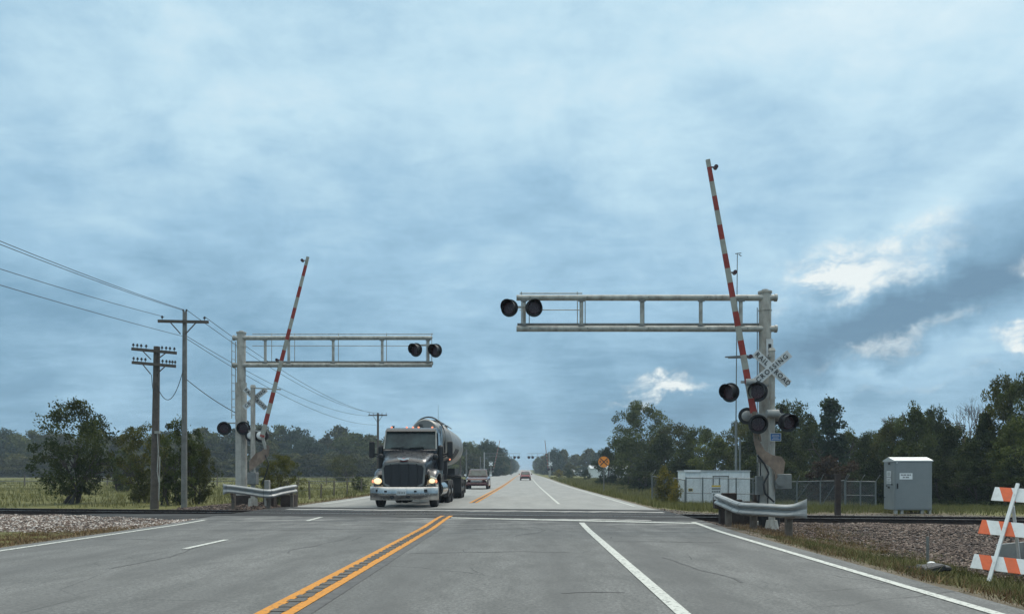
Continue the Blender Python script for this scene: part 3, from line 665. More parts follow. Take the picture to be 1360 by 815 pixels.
def cantilever(label, loc, H, zb, zt, L, panels, side, pr, lights, rail_from, rail_to, group, ladder=1, lower=None, d=.6):
    """side = +1: arm reaches towards +X. front truss at y=0, walkway truss behind."""
    t = thing('cantilever_signal', label, 'railroad signal', loc, 0, group); s = side
    mb = B(); mb.cyl((0, 0, -.3), (0, 0, H-.05), pr, pr*.97, 24); mb.cyl((0, 0, H-.05), (0, 0, H), pr*1.12, pr*1.12, 24); mb.cyl((0, 0, H), (0, 0, H+.05), pr*.55, pr*.5, 16)
    mb.cyl((0, 0, zt-.34), (0, 0, zt-.31), pr*1.06, pr*1.06, 20); mb.cyl((0, 0, -.05), (0, 0, .04), pr*1.7, pr*1.7, 16)
    if lower: mb.cyl((0, 0, 0), (0, 0, lower), pr*1.28, pr*1.2, 24); mb.bar((-s*pr*.2, -pr*1.2, .2), (-s*pr*.2, -pr*1.2, lower-.3), pr*1.3, .06, (0, 1, 0))
    mast = mb.build('mast', 'pole_grey', t)
    mb = B()
    for z in (zb, zt):
        mb.cyl((-s*(pr+.10), -pr*.35, z), (s*L, -pr*.35, z), .083, .075, 14)
        mb.cyl((-s*(pr+.13), -pr*.35, z), (-s*(pr+.07), -pr*.35, z), .1, .1, 14)
    for p in panels: mb.cyl((s*p, -pr*.35, zb), (s*p, -pr*.35, zt), .052, .052, 10)
    tro = mb.build('truss', 'galv', t)
    mb = B()
    for z in (zb, zt):
        for p in panels:
            mb.cyl((s*p+.16, -pr*.35-.084, z), (s*p+.16, -pr*.35-.07, z), .02, .02, 8); mb.bar((s*p-.09, -pr*.35-.06, z+(.09 if z == zb else -.09)), (s*p+.09, -pr*.35-.06, z+(.09 if z == zb else -.09)), .02, .05)
    o = mb.build('clamp_bolts', 'galv_dark', tro); o['kind'] = 'stuff'
    mb = B()   # walkway grating and its frame, behind the truss
    mb.box(min(0, s*L)+.02, max(0, s*L)-.02, .05, .50, zb+.12, zb+.17)
    mb.box(min(0, s*L)+.02, max(0, s*L)-.02, .47, .50, zb+.10, zb+.22)
    for p in panels: mb.bar((s*p-.12*s, -pr*.35, zb+.02), (s*p-.12*s, .48, zb+.10), .05, .05)
    for p in panels: mb.cyl((s*p-.14*s, .485, zb+.14), (s*p-.14*s, .485, zt+.06), .012, .012, 6)
    mb.build('walkway', 'galv_dark', t)
    mb = B(); zh = zt+.24
    for p in panels:
        lo, hi = min(rail_from, rail_to), max(rail_from, rail_to)
        if lo-.1 <= p <= hi+.1: mb.cyl((s*p+.07*s, .48, zb+.17), (s*p+.07*s, .48, zh+.04), .014, .014, 6)
    mb.cyl((s*(rail_from), .48, zh), (s*rail_to, .48, zh), .016, .016, 6)
    mb.cyl((s*(rail_from), .48, zh-.45), (s*rail_to, .48, zh-.45), .012, .012, 6)
    mb.build('handrail', 'galv', t)
    mb = B(); mb.bar((s*(L-.14), -pr*.35-.1, zb-.08), (s*(L-.14), -pr*.35-.1, zt+.16), .09, .05); mb.bar((s*(L-.55), -.22, zt-.3), (s*(L+.2), -.22, zt-.27), .05, .05)
    mb.build('lamp_bracket', 'galv', t)
    for (dx, z, yaw, r) in lights: signal_light(t, (s*dx, -.28, z), yaw, r)
    if ladder:
        mb = B(); x = -s*(pr+.13)
        for yy in (-.18, .2): mb.cyl((x, yy, ladder), (x, yy, zt-.1), .016, .016, 6)
        for z in np.arange(ladder+.15, zt-.15, .3): mb.cyl((x, -.18, z), (x, .2, z), .012, .012, 6); mb.bar((x, 0, z), (-s*pr*.9, 0, z), .015, .015) if int(z*10) % 3 == 0 else None
        mb.build('ladder', 'galv', t)
    return t

def gate_arm(parent, p0, p1, w0, w1, first, period, lamps, dz=(0, -1, 0)):
    """striped arm, p0 pivot end, p1 tip; stripes measured from the tip"""
    mb = B(); p0 = Vector(p0); p1 = Vector(p1); L = (p1-p0).length; d = (p0-p1).normalized()
    cuts = [0, first]; c = first; k = 1
    while c < L: c += period/2; cuts.append(min(c, L))
    for i, (a, b) in enumerate(zip(cuts[:-1], cuts[1:])):
        mb.cur = i % 2; wa = w1+(w0-w1)*a/L; wb = w1+(w0-w1)*b/L; pa = p1+d*a; pb = p1+d*(b-.0005)
        side = Vector((0, 1, 0)).cross(d).normalized(); f = Vector((0, 1, 0)); secs = []
        for p, w in ((pa, wa), (pb, wb)): secs.append([tuple(p+side*w/2*u+f*.028*v) for u, v in ((-1, -1), (1, -1), (1, 1), (-1, 1))])
        mb.loft(secs)
    o = mb.build('gate_arm', ['arm_white', 'arm_red'], parent)
    for (dist, sgn) in lamps:
        p = p1+d*dist; side = Vector((1, 0, 0))*sgn
        m2 = B(); m2.bar(p, p+side*.12, .03, .03); m2.cyl(p+side*.17+Vector((0, -.06, 0)), p+side*.17+Vector((0, .06, 0)), .055, .055, 14)
        m2.build('arm_lamp', 'lens', o)
    return o
def crossbuck(parent, c, half=.6, w=.22, words=('RAIL', 'ROAD', 'CROSSING'), a1=-43, a2=40, dy=0.0, name='crossbuck'):
    c = Vector(c); mb = B()
    for k, ang in enumerate((a1, a2)):
        Mx = Matrix.Translation(c+Vector((0, -.012*k, 0))) @ Matrix.Rotation(-R(ang), 4, 'Y')
        mb.box(-half, half, -.004, .004, -w/2, w/2, Mx)
    o = mb.build(name, 'white', parent)
    s = w*.80; y = -.026
    def put(txt, ang, along, sp):
        Mx = Matrix.Translation(c+Vector((0, y, 0))) @ Matrix.Rotation(-R(ang), 4, 'Y') @ Matrix.Translation((along, 0, 0)) @ FACE
        text_part(txt, s, 'ink', o, Mx, spacing=sp, bold=.002)
    put(words[0], a1, -half*.60, 1.22); put(words[1], a1, half*.60, 1.12); put(words[2], a2, 0, 1.33)
    return o

# right-hand installation
RY = 21.0; RX = (1016-HX)*RY/F; rb = G(RX, RY)
k = F/RY
def zr_(py, D): return EYE+(HY-py)*D/F
rightc = cantilever('grey cantilever with ladderless mast reaching left over the near lanes, right of the road', (RX, RY, 0), zr_(387, RY), zr_(437, RY), zr_(396, RY), (1016-686)/k,
    [(1016-v)/k for v in (696, 772, 852, 930, 983)], -1, .165,
    [((1016-677)/k, zr_(412, RY), R(-14), .23), ((1016-709)/k, zr_(412, RY), R(6), .23)], (1016-690)/k, (1016-775)/k, 'cantilever signals over the highway', ladder=0)
# cable conduit and number plate on the mast
mb = B(); mb.tube([(-.22, -.05, .6), (-.22, -.05, 5.7)], .012, 5); mb.build('conduit', 'galv_dark', rightc)
mb = B(); mb.box(-.02, .16, -.185, -.175, 4.35, 4.85); o = mb.build('notice', 'white', rightc)
m2 = B(); m2.box(-.30, -.12, -.26, -.1, .75, 1.25, bev=.01); m2.build('junction_box', 'galv_dark', rightc); B().box(-.26, -.1, -.25, -.12, 1.6, 1.85, bev=.01).build('junction_box', 'galv_dark', rightc)
m2 = B(); m2.tube([(-.21, -.2, .75), (-.24, -.22, .4), (-.2, -.2, -.1)], .02, 6); m2.tube([(-.18, -.2, 1.25), (-.19, -.21, 1.6)], .015, 6); m2.cyl((.0, -.2, .1), (.05, -.19, 1.5), .018, .018, 6); m2.box(-.2, .3, -.3, -.2, -.1, .25, bev=.01); m2.build('cable_run', 'black', rightc)
mb = B(); mb.box(.03, .11, -.19, -.186, 4.5, 4.72); mb.box(.02, .12, -.19, -.186, 4.40, 4.44); mb.build('lettering', 'ink', o)
# gate and crossbuck mast of the right side
GX = (1025-HX)*20.6/F; GY = 20.6; gk = F/GY
def gp(px, py, y=0.0): return ((px-HX)*(GY+y)/F-GX, y, EYE+(HY-py)*(GY+y)/F)
gate_r = thing('crossing_gate', 'raised red and white gate arm with crossbuck and blue sign beside the right guardrail', 'crossing gate', (GX, GY, 0), 0, 'crossing gates with crossbucks')
mb = B(); mb.cyl((0, 0, -.3), (0, 0, zr_(466, GY)), .085, .08, 16); mb.cyl((0, 0, zr_(466, GY)), (0, 0, zr_(462, GY)), .1, .07, 14); mb.cyl((0, 0, -.2), (0, 0, .1), .2, .14, 14); mb.build('mast', 'pole_grey', gate_r)
gate_arm(gate_r, gp(1001, 548, -.25), gp(940, 212, -.25), .165, .105, .2, .755, [(.2, 1), (2.95, 1), (5.15, 1)])
crossbuck(gate_r, gp(1025, 489, -.16), .6, .215)
mb = B(); a = gp(967, 475, -.05); b = gp(1024, 474, -.05); mb.bar(a, b, .03, .035); a = gp(963, 474, .3); b = gp(1010, 471, .3); mb.bar(a, b, .03, .035)
mb.build('stay_bar', 'galv_dark', gate_r)
mb = B(); mb.bar(gp(984, 507, -.2), gp(1008, 508, -.2), .06, .06); mb.cyl(gp(990, 507, -.25), gp(1003, 507, -.25), .09, .09, 10); mb.bar(gp(1008, 527, 0), gp(1030, 528, 0), .04, .04); mb.bar(gp(996, 507, -.1), gp(1022, 512, .05), .05, .05)
mb.bar(gp(998, 550, -.1), gp(1046, 550, -.1), .05, .05); mb.cyl(gp(1018, 549, -.15), gp(1034, 549, -.15), .11, .11, 10); mb.build('lamp_crossarm', 'back', gate_r)
signal_light(gate_r, gp(970, 521, -.3), R(-42), .25); signal_light(gate_r, gp(1006, 520, -.3), R(-25), .26)
signal_light(gate_r, gp(1007, 563, -.35), R(-12), .25); signal_light(gate_r, gp(1046, 561, -.3), R(4), .245)
signal_light(gate_r, gp(992, 552, .1), R(160), .22); signal_light(gate_r, gp(1032, 553, .15), R(178), .2)
a = gp(1030, 580, -.13)
mb = B(); mb.box(a[0]-.145, a[0]+.145, a[1]-.006, a[1], a[2]-.105, a[2]+.105); bs = mb.build('emergency_sign', 'white', gate_r)
mb = B(); mb.box(a[0]-.13, a[0]+.13, a[1]-.010, a[1]-.0065, a[2]-.09, a[2]+.09); mb.build('sign_face', 'blue_sign', bs)
mb = B()
for i, (w, z) in enumerate(((.09, .05), (.10, .015), (.07, -.02), (.10, -.055))): mb.box(a[0]-w, a[0]+w, a[1]-.012, a[1]-.0105, a[2]+z-.006, a[2]+z+.006)
mb.build('lettering', 'white', bs)
# counterweight: bent rusty plate from the arm root down to the drive box
def plate(parent, pts, y0, y1, name, m):
    mb = B(); mb.loft([[gp_(p, y0) for p in pts], [gp_(p, y1) for p in pts]]); return mb.build(name, m, parent)
gp_ = lambda p, y: gp(p[0], p[1], y)
cw = [(1001, 586), (1008, 584), (1016, 598), (1026, 604), (1038, 606), (1043, 613), (1041, 626), (1038, 638), (1029, 638), (1029, 626), (1022, 619), (1012, 612), (1005, 602)]
plate(gate_r, cw, -.28, -.14, 'counterweight', 'rust')
mb = B(); mb.bar(gp(1001, 546, -.25), gp(1004, 588, -.22), .09, .06, (0, 1, 0)); mb.bar(gp(1006, 562, -.2), gp(1010, 586, -.2), .05, .05, (0, 1, 0)); mb.build('arm_bracket', 'rust', gate_r)
mb = B(); a = gp(1038, 639, -.1); mb.box(a[0]-.17, a[0]+.20, a[1]-.2, a[1]+.2, a[2]-.2, a[2]+.2, bev=.02); mb.cyl((a[0]-.1, a[1]-.26, a[2]), (a[0]-.1, a[1]-.2, a[2]), .12, .12, 16); mb.build('gate_mechanism', 'galv_dark', gate_r)
mb = B(); mb.tube([gp(1006, 604, -.3), gp(1015, 615, -.32), gp(1021, 628, -.34), gp(1014, 642, -.34), gp(1016, 655, -.34), gp(1028, 666, -.3)], .025, 8); mb.build('cable_conduit', 'black', gate_r)

# left-hand installation
LY = 29.9; LX = (320.5-HX)*LY/F; k = F/LY
leftc = cantilever('grey cantilever with side ladder reaching right over the oncoming lanes, left of the truck', (LX, LY, 0), zr_(441, LY), zr_(485, LY), zr_(449, LY), (574-320.5)/k,
    [(v-320.5)/k for v in (353, 384, 443, 508, 569)], 1, .165,
    [((554-320.5)/k, zr_(466, LY), R(-24), .26), ((580-320.5)/k, zr_(467, LY), R(-24), .26)], .25, (573-320.5)/k, 'cantilever signals over the highway', ladder=zr_(556, LY), lower=zr_(508, LY))
signal_light(leftc, ((301-320.5)/k, -.25, zr_(569, LY)), R(20), .255); signal_light(leftc, ((327-320.5)/k, -.3, zr_(569, LY)), R(8), .255)
mb = B(); mb.bar((-.6, -.2, zr_(562, LY)), (.3, -.22, zr_(562, LY)), .05, .05); mb.build('lamp_crossarm', 'back', leftc)
GX = (336-HX)*29.3/F; GY = 29.3
gate_l = thing('crossing_gate', 'raised striped gate arm leaning right with crossbuck, beside the left cantilever mast', 'crossing gate', (GX, GY, 0), 0, 'crossing gates with crossbucks')
mb = B(); mb.cyl((0, 0, -.1), (0, 0, zr_(515, GY)), .085, .085, 16); mb.cyl((0, 0, zr_(515, GY)), (0, 0, zr_(511, GY)), .11, .08, 14); mb.cyl((0, 0, 0), (0, 0, .4), .2, .15, 14); mb.build('mast', 'pole_grey', gate_l)
gate_arm(gate_l, gp(348, 580, -.3), gp(409, 341, -.3), .16, .10, .33, .80, [(.14, -1), (3.9, -1)])
crossbuck(gate_l, gp(341, 530, -.14) if False else gp(339, 529, .16), .54, .2)
mb = B(); mb.bar(gp(336, 515, 0), gp(373, 517, 0), .04, .045); mb.build('stay_bar', 'galv', gate_l)
signal_light(gate_l, gp(347, 578, .1), R(175), .26, backcol='white_dot'); signal_light(gate_l, gp(334, 578, .35), R(180), .24, backcol='white_dot')
mb = B(); mb.bar(gp(330, 572, .0), gp(350, 572, .0), .05, .05); mb.build('lamp_crossarm', 'back', gate_l)
cw = [(339, 602), (348, 598), (352, 590), (358, 592), (357, 604), (350, 612), (342, 618), (331, 626), (331, 612)]
plate(gate_l, cw, -.24, -.12, 'counterweight', 'rust')
mb = B(); mb.bar(gp(348, 578, -.3), gp(353, 596, -.22), .10, .06, (0, 1, 0)); mb.build('arm_bracket', 'galv', gate_l)
mb = B(); a = gp(336, 634, -.05); mb.box(a[0]-.16, a[0]+.16, a[1]-.18, a[1]+.18, a[2]-.25, a[2]+.2, bev=.02); mb.build('gate_mechanism', 'galv_dark', gate_l)
mb = B(); mb.tube([gp(352, 604, -.3), gp(357, 616, -.32), gp(353, 630, -.3), gp(348, 642, -.3)], .022, 8); mb.build('cable_conduit', 'black', gate_l)

# ---------------------------------------------------------------- far crossing 200 m down the road
def far_gate(label, x, y, arm_dx, side):
    z0 = float(zr(y)); t = thing('crossing_gate', label, 'crossing gate', (x, y, z0), 0, 'crossing gates with crossbucks')
    mb = B(); mb.cyl((0, 0, 0), (0, 0, 4.1), .1, .09, 10); mb.build('mast', 'back', t)
    gate_arm(t, (side*-.5, -.2, 1.2), (side*-.5+arm_dx, -.2, 9.3), .22, .14, .2, .8, [])
    cb = B(); c = Vector((0, -.15, 3.3))
    for kk, ang in enumerate((-43, 43)):
        Mx = Matrix.Translation(c+Vector((0, -.012*kk, 0))) @ Matrix.Rotation(-R(ang), 4, 'Y'); cb.box(-.62, .62, -.004, .004, -.14, .14, Mx)
    cb.build('crossbuck', 'white_dot', t)
    for dx in (-.45, .45): signal_light(t, (dx, -.25, 1.95), 0, .33)
    mb = B(); mb.bar((-.5, -.1, 1.95), (.5, -.1, 1.95), .06, .06); mb.build('lamp_crossarm', 'black', t)
    mb = B(); mb.box(-.35, .2, -.3, .3, .8, 1.4); mb.build('gate_mechanism', 'back', t)
    return t
fz = float(zr(200))
far_gate('tiny far raised gate with white crossbuck, right of the red car ahead', 34*200/F, 200, -.9, 1)
far_gate('tiny far raised gate behind the dark red pickup', -45*200/F, 200, 1.8, -1)
def far_cant(label, x, L, s, lights):
    t = thing('cantilever_signal', label, 'railroad signal', (x, 201, fz), 0, 'cantilever signals over the highway')
    B().cyl((0, 0, 0), (0, 0, 6.3), .17, .16, 12).build('mast', 'back', t)
    mb = B()
    for z in (5.2, 5.95): mb.cyl((0, 0, z), (s*L, 0, z), .045, .045, 8)
    for p in np.arange(1.4, L+.1, 1.5): mb.cyl((s*p, 0, 5.2), (s*p, 0, 5.95), .03, .03, 6)
    mb.build('truss', 'galv_dark', t)
    for xx in lights: signal_light(t, (xx-x, -.25, 4.98), 0, .36)
far_cant('distant cantilever with twin black lights reaching left over the highway at the next crossing', 6.2, 5.6, -1, (1.05, 2.0))
far_cant('distant cantilever with twin black lights reaching right over the highway at the next crossing', -10.3, 9.2, 1, (-2.6, -1.6))

# ---------------------------------------------------------------- guardrails
def wbeam(label, pts, ends, posts, group, endside, flare=1.25):
    """pts: world points of the top edge; W profile hangs .31 below"""
    base = Vector((pts[0][0], pts[0][1], 0)); t = thing('guardrail', label, 'guardrail', base, 0, group)
    P = [Vector(p)-base for p in pts]
    Q = []; n = 8                                     # smooth the plan curve
    for i in range(len(P)-1):
        p0 = P[max(0, i-1)]; p1 = P[i]; p2 = P[i+1]; p3 = P[min(len(P)-1, i+2)]
        for j in range(n):
            u = j/n; Q.append(.5*((2*p1)+(p2-p0)*u+(2*p0-5*p1+4*p2-p3)*u*u+(3*p1-p0-3*p2+p3)*u**3))
    Q.append(P[-1])
    prof = [(0, 0), (-.05, -.012), (-.095, -.045), (-.098, -.075), (-.05, -.125), (.0, -.145), (.0, -.165), (-.05, -.185), (-.098, -.235), (-.095, -.265), (-.05, -.298), (0, -.31)]
    prof2 = [(a+.006, b) for a, b in prof[::-1]]
    L = len(Q); cut0 = 0
    def secs(i0, i1, flr=0):
        out = []
        for i in range(i0, i1+1):
            d = (Q[min(i+1, L-1)]-Q[max(i-1, 0)]); d.z = 0; d.normalize(); nrm = Vector((-d.y, d.x, 0))
            if nrm.y > 0: nrm = -nrm
            f = 1.0; fl = 1.0
            if flr:
                u = (i-i0)/(i1-i0); u = u if flr > 0 else 1-u; f = 1+(flare-1)*u; fl = 1-.85*u
            out.append([tuple(Q[i]+nrm*(-a*fl)+Vector((0, 0, (b+.155)*f-.155))) for a, b in prof+prof2])
        return out
    e = 6
    mb = B(); mb.smooth = False
    if endside > 0: mb.loft(secs(0, L-1-e)); 
    else: mb.loft(secs(e, L-1))
    # lap joints
    bm_ = mb.build('beam', 'gr_steel', t)
    for fr in (.28, .36) if endside > 0 else (.55, .62):
        i = int(fr*L); d = (Q[i+1]-Q[i-1]); d.z = 0; d.normalize(); nrm = Vector((d.y, -d.x, 0))
        if nrm.y > 0: nrm = -nrm
        mb = B(); mb.loft([[tuple(Q[i]+d*w_+nrm*(-a+.006)+Vector((0, 0, b))) for a, b in prof+prof2] for w_ in (-.012, .012)]); mb.build('lap_joint', 'galv_dark', bm_)
    mb = B(); mb.loft(secs(L-1-e, L-1, 1) if endside > 0 else secs(0, e, -1)); mb.build('end_terminal', 'gr_end', t)
    for (x, y, zt, zb, w) in posts:
        mb = B(); x -= base.x; y -= base.y; mb.box(x-w*.8, x+w*.8, y-.09, y+.09, zb-.3, zt, bev=.012); mb.box(x-w*.7, x+w*.7, y-.2, y-.092, zt-.33, zt-.02, bev=.01); mb.build('post', 'wood_post', t)
    return t
def PT(px, py, D): return ((px-HX)*D/F, D, EYE+(HY-py)*D/F)
gp1 = [PT(953, 655, 21.3), PT(966, 660, 20.4), PT(982, 666, 19.5), PT(1002, 667.5, 19.1), PT(1020, 668.3, 18.8), PT(1047, 669.5, 18.5), PT(1072, 666, 18.3)]
wbeam('bent silver guardrail ahead of the gate mast on the right shoulder', gp1, None,
      [(PT(1048, 0, 18.7)[0], 18.73, .57, G(PT(1048, 0, 18.7)[0], 18.7)-.0, .09), (PT(1001, 0, 19.4)[0], 19.42, .6, -.2, .09), (PT(968, 0, 20.7)[0], 20.75, .66, -.2, .09)], 'guardrails at the crossing', 1, 1.5)
gp2 = [PT(296, 643.5, 28.1), PT(306, 643, 28.15), PT(330, 646, 28.2), PT(356, 649.5, 28.3), PT(374, 646, 29.2), PT(392, 643, 30.2)]
wbeam('silver guardrail bent in the middle at the foot of the left cantilever', gp2, None,
      [(PT(310, 0, 28.4)[0], 28.42, .80, .1, .07), (PT(357, 0, 28.6)[0], 28.6, .68, .1, .07), (PT(386, 0, 30)[0], 30.2, .80, .1, .07)], 'guardrails at the crossing', -1, 1.3)
# timber boxes behind the guardrails
def timbers(label, boxes, m='tie'):
    c = boxes[0]; t = thing('timber_stack', label, 'timbers', (c[0], c[2], 0))
    for b in boxes:
        mb = B(); mb.box(b[0]-c[0], b[1]-c[0], b[2]-c[2], b[3]-c[2], b[4], b[5], bev=.015); mb.build('timber', m, t)
timbers('dark creosoted timbers stacked behind the right guardrail by the mast foot', [
    (5.35, 6.0, 21.6, 21.85, -.2, .35), (5.2, 5.95, 21.6, 21.85, .352, .60), (6.02, 6.75, 21.7, 21.95, -.2, .3), (5.42, 5.8, 21.6, 21.83, .602, .78), (6.02, 6.6, 21.7, 21.93, .302, .55), (6.3, 6.62, 21.7, 21.9, .552, .74)])
timbers('dark timbers and concrete footing behind the left guardrail', [
    (-9.9, -9.5, 29.9, 30.3, 0, .45), (-9.46, -8.9, 30.6, 31.0, 0, .5), (-10.9, -10.1, 29.6, 29.9, 0, .5)])
tag(B().box(-.09, .09, -.1, .1, -.2, .92, bev=.02).build('concrete_marker', 'concrete', loc=(PT(355, 0, 29.6)[0], 29.6, .15)), 'pale square post standing behind the left guardrail', 'post')

# ---------------------------------------------------------------- utility poles
def crossarm(parent, c, half, yaw, pins, braces=True, th=.05, m='pole_wood', tiltz=0.0):
    Mx = Matrix.Translation(Vector(c)) @ Matrix.Rotation(yaw, 4, 'Z') @ Matrix.Rotation(-tiltz, 4, 'Y')
    t = lambda x, y, z: tuple(Mx @ Vector((x, y, z)))
    mb = B(); mb.bar(t(-half, 0, 0), t(half, 0, 0), .09, .11)
    o = mb.build('crossarm', m, parent)
    if braces:
        m2 = B()
        for s in (-1, 1): m2.bar(t(s*half*.5, -.03, -.05), t(s*.1, -.03, -braces), .03, .04)
        m2.build('brace', m, o)
    for p in pins:
        m2 = B(); m2.cyl(t(p, 0, .05), t(p, 0, .13), .012, .012, 6); m2.cyl(t(p, 0, .12), t(p, 0, .22), .04, .03, 8); m2.cyl(t(p, 0, .15), t(p, 0, .17), .055, .055, 8)
        m2.build('insulator', 'insul', o)
    return o
P1 = PT(205, 0, 31.5); z1 = zr_(460, 31.5)
pole1 = thing('utility_pole', 'short dark pole with two crossarms full of insulators, left of the taller pole', 'utility pole', (P1[0], 31.5, 0), 0, 'utility poles along the left side')
mb = B(); mb.cyl((0, 0, -.3), (.1, 0, z1), .165, .12, 14); mb.build('shaft', 'pole_wood', pole1)
crossarm(pole1, (.07, -.15, z1-.2), .82, R(20), [-.76, -.62, -.48, -.3, .27, .42, .56, .72], .35, tiltz=-.05)
crossarm(pole1, (.06, -.15, z1-.73), .80, R(20), [-.74, -.6, -.46, -.32, .3, .44, .56, .66, .76], .4, tiltz=-.05)
mb = B(); mb.cyl((.24, -.13, .25), (.28, -.13, 2.0), .022, .022, 6); mb.box(.1, .3, -.22, -.1, 2.9, 3.0); mb.tube([(.2, -.18, 3.0), (.24, -.18, 2.2), (.2, -.18, 1.4), (.28, -.18, .9)], .018, 6); mb.build('riser_conduit', 'galv', pole1)
P2 = PT(244.5, 0, 32); z2 = zr_(414, 32)
pole2 = thing('utility_pole', 'tall slim power pole with one braced crossarm, left of the cantilever', 'utility pole', (P2[0], 32, 0), 0, 'utility poles along the left side')
mb = B(); mb.cyl((0, 0, -.3), (.03, 0, z2), .12, .085, 14); mb.build('shaft', 'pole_pale', pole2)
crossarm(pole2, (.03, -.14, z2-.42), .98, R(6), [-.82, .82], .50)
mb = B()
for s in (-1, 1): mb.cyl((.03+s*.06, 0, z2), (.03+s*.07, 0, z2+.1), .03, .04, 8)
mb.build('insulator', 'insul', pole2)
def far_pole(label, px, pytop, D, arm=.9, m='pole_wood'):
    x, y, z = PT(px, pytop, D); b = G(x, y); t = thing('utility_pole', label, 'utility pole', (x, y, b), 0, 'utility poles along the left side')
    B().cyl((0, 0, -.3), (0, 0, z-b), .14, .1, 10).build('shaft', m, t)
    if arm: crossarm(t, (0, -.12, z-b-.25), arm, 0, [-arm*.9, -arm*.45, arm*.45, arm*.9], .6)
    return t, (x, y, z)
fp, fpos = far_pole('power pole with a braced crossarm just behind the left of the tanker truck', 502, 548, 80, .95)
far_pole('distant pole above the tanker trailer tail', 611.5, 583, 130, 0)
far_pole('slim distant pole to the right of the dark red pickup', 679, 606, 300, 0)
for px, top, D, nm in ((619.5, 596, 150, 'faint slim pole before the trees left of the dark red pickup'), (638, 606, 170, 'faint slim pole before the trees above the dark red pickup')):
    far_pole(nm, px, top, D, 0, 'pole_pale')
def wire(label, a, b, sag, r=.010, n=24, name='power_line', group='power lines'):
    a = Vector(a); b = Vector(b); mb = B(); pts = []
    for i in range(n+1):
        u = i/n; p = a.lerp(b, u); p.z -= 4*sag*u*(1-u); pts.append(tuple(p-a))
    mb.tube(pts, r, 5); return tag(mb.build(name, 'wire', loc=tuple(a)), label, 'cable', group)
x2 = P2[0]
wire('upper power line from the top of the tall pole off to the upper left', (x2+.0, 32, z2+.08), (-13.0, -16, 8.6), 1.05)
wire('second power line close below the uppermost one at upper left', (x2+.1, 32, z2+.02), (-12.8, -16, 8.45), 1.12)
wire('power line from the left end of the tall pole crossarm to the left edge', (x2-.8, 32, z2-.2), (-13.9, -16, 7.6), 1.05)
wire('lowest line from below the crossarm of the tall pole to the left edge', (x2, 32, z2-1.0), (-13.3, -16, 6.0), .6)
fx, fy, fzz = fpos
wire('power line from the tall pole top down to the pole behind the truck', (x2+.1, 32, z2+.08), (fx, fy, fzz), .95, .012)
wire('power line from the right crossarm end down to the pole behind the truck', (x2+.84, 32, z2-.2), (fx+.8, fy, fzz-.2), .9, .012)
wire('lower line from the tall pole down to the pole behind the truck', (x2+.05, 32, z2-.95), (fx-.8, fy, fzz-.3), .8, .012)
wire('lowest line from the tall pole down to the pole behind the truck', (x2+.05, 32, z2-1.05), (fx, fy, fzz-1.2), .95, .012)
wire('service wire from the middle of the tall pole to the left cantilever mast', (x2+.08, 32, zr_(503, 32)), (LX-.15, LY, zr_(549, LY)), .08, .016)
wire('slack cable looping between the two wooden poles', (P1[0]+.15, 31.4, zr_(512, 31.5)), (x2, 31.9, zr_(492, 32)), .85, .014, 16)
wire('small cable coil hanging at the short dark pole', (P1[0]-.02, 31.3, zr_(497, 31.3)), (P1[0]+.1, 31.3, zr_(515, 31.3)), .35, .012, 12)

# ---------------------------------------------------------------- bungalow, shed, fence, sign, barricade
def cabinet():
    D = 29.5; x0 = PT(1188, 0, D)[0]; x1 = PT(1238, 0, D)[0]; zb = EYE+(HY-677)*D/F; zt = zr_(611, D); w = x1-x0
    t = thing('equipment_cabinet', 'grey metal signal cabinet with pale gabled roof standing behind the rails', 'cabinet', ((x0+x1)/2, D, 0))
    h = w/2
    mb = B(); mb.box(-h, h, 0, .88, zb, zt, bev=.015); mb.build('body', 'cab', t)
    mb = B(); e = .03
    mb.prism([(-e, zt+.002), (.44, zt+.13), (.88+e, zt+.002), (.88+e, zt-.045), (-e, zt-.045)], 'x', -h-e, h+e); mb.build('roof', 'cab_roof', t)
    mb = B(); mb.box(-h+.04, h-.03, -.014, -.003, zb+.05, zt-.07, bev=.004); d = mb.build('door', 'cab', t)
    mb = B(); mb.box(-h+.08, -h+.12, -.05, -.015, zb+.8, zb+1.0, bev=.005); mb.cyl((-h+.10, -.05, zb+.9), (-h+.10, -.014, zb+.9), .02, .02, 8); mb.build('handle', 'ink', d)
    sx = PT(1203, 0, D)[0]-(x0+x1)/2; a = EYE+(HY-632)*D/F
    mb = B(); mb.box(sx-.24, sx+.24, -.02, -.015, a-.115, a+.115); sg = mb.build('notice', 'white_dot', t)
    mb = B()
    for r_, ws in ((.05, (.06, .09, .08, .05)), (-.04, (.07, .13))):
        tot = sum(ws)+.035*(len(ws)-1); c = sx-tot/2
        for w_ in ws: 
            for q in np.arange(0, w_, .026): mb.box(c+q, c+q+.017, -.023, -.0205, a+r_-.025, a+r_+.025)
            c += w_+.035
    mb.build('lettering', 'ink', sg)
    for z0, z1 in ((625, 633), (634, 639), (640, 642)):
        mb = B(); mb.box(-h-.02, -h-.004, .26, .60, zr_(z1, D), zr_(z0, D)); o = mb.build('notice', 'white', t)
        m2 = B(); m2.box(-h-.026, -h-.0205, .34, .52, zr_(z1-1.5, D), zr_(z0+1.5, D)); m2.build('lettering', 'panel', o)
    mb = B()
    for (px, py, r_) in ((.62, 645, .04), (.2, 643, .04), (.45, 647, .06), (.78, 661, .03), (.42, 615, .07)):
        q = PT(0, py, D); mb.box(-h-.02, -h-.003, px-r_, px+r_, q[2]-r_*.6, q[2]+r_*.6)
    mb.build('latch', 'ink', t)
    q = PT(1191, 614, D); B().ball((q[0]-(x0+x1)/2, -.02, q[2]), .022, 8, 6).build('indicator', 'white_dot', t)
    for sx_ in (-h+.08, -h+.3, h-.35, h-.06):
        mb = B(); mb.box(sx_-.05, sx_+.05, .02, .14, zb-.35, zb-.002, bev=.01); mb.build('leg', 'galv', t)
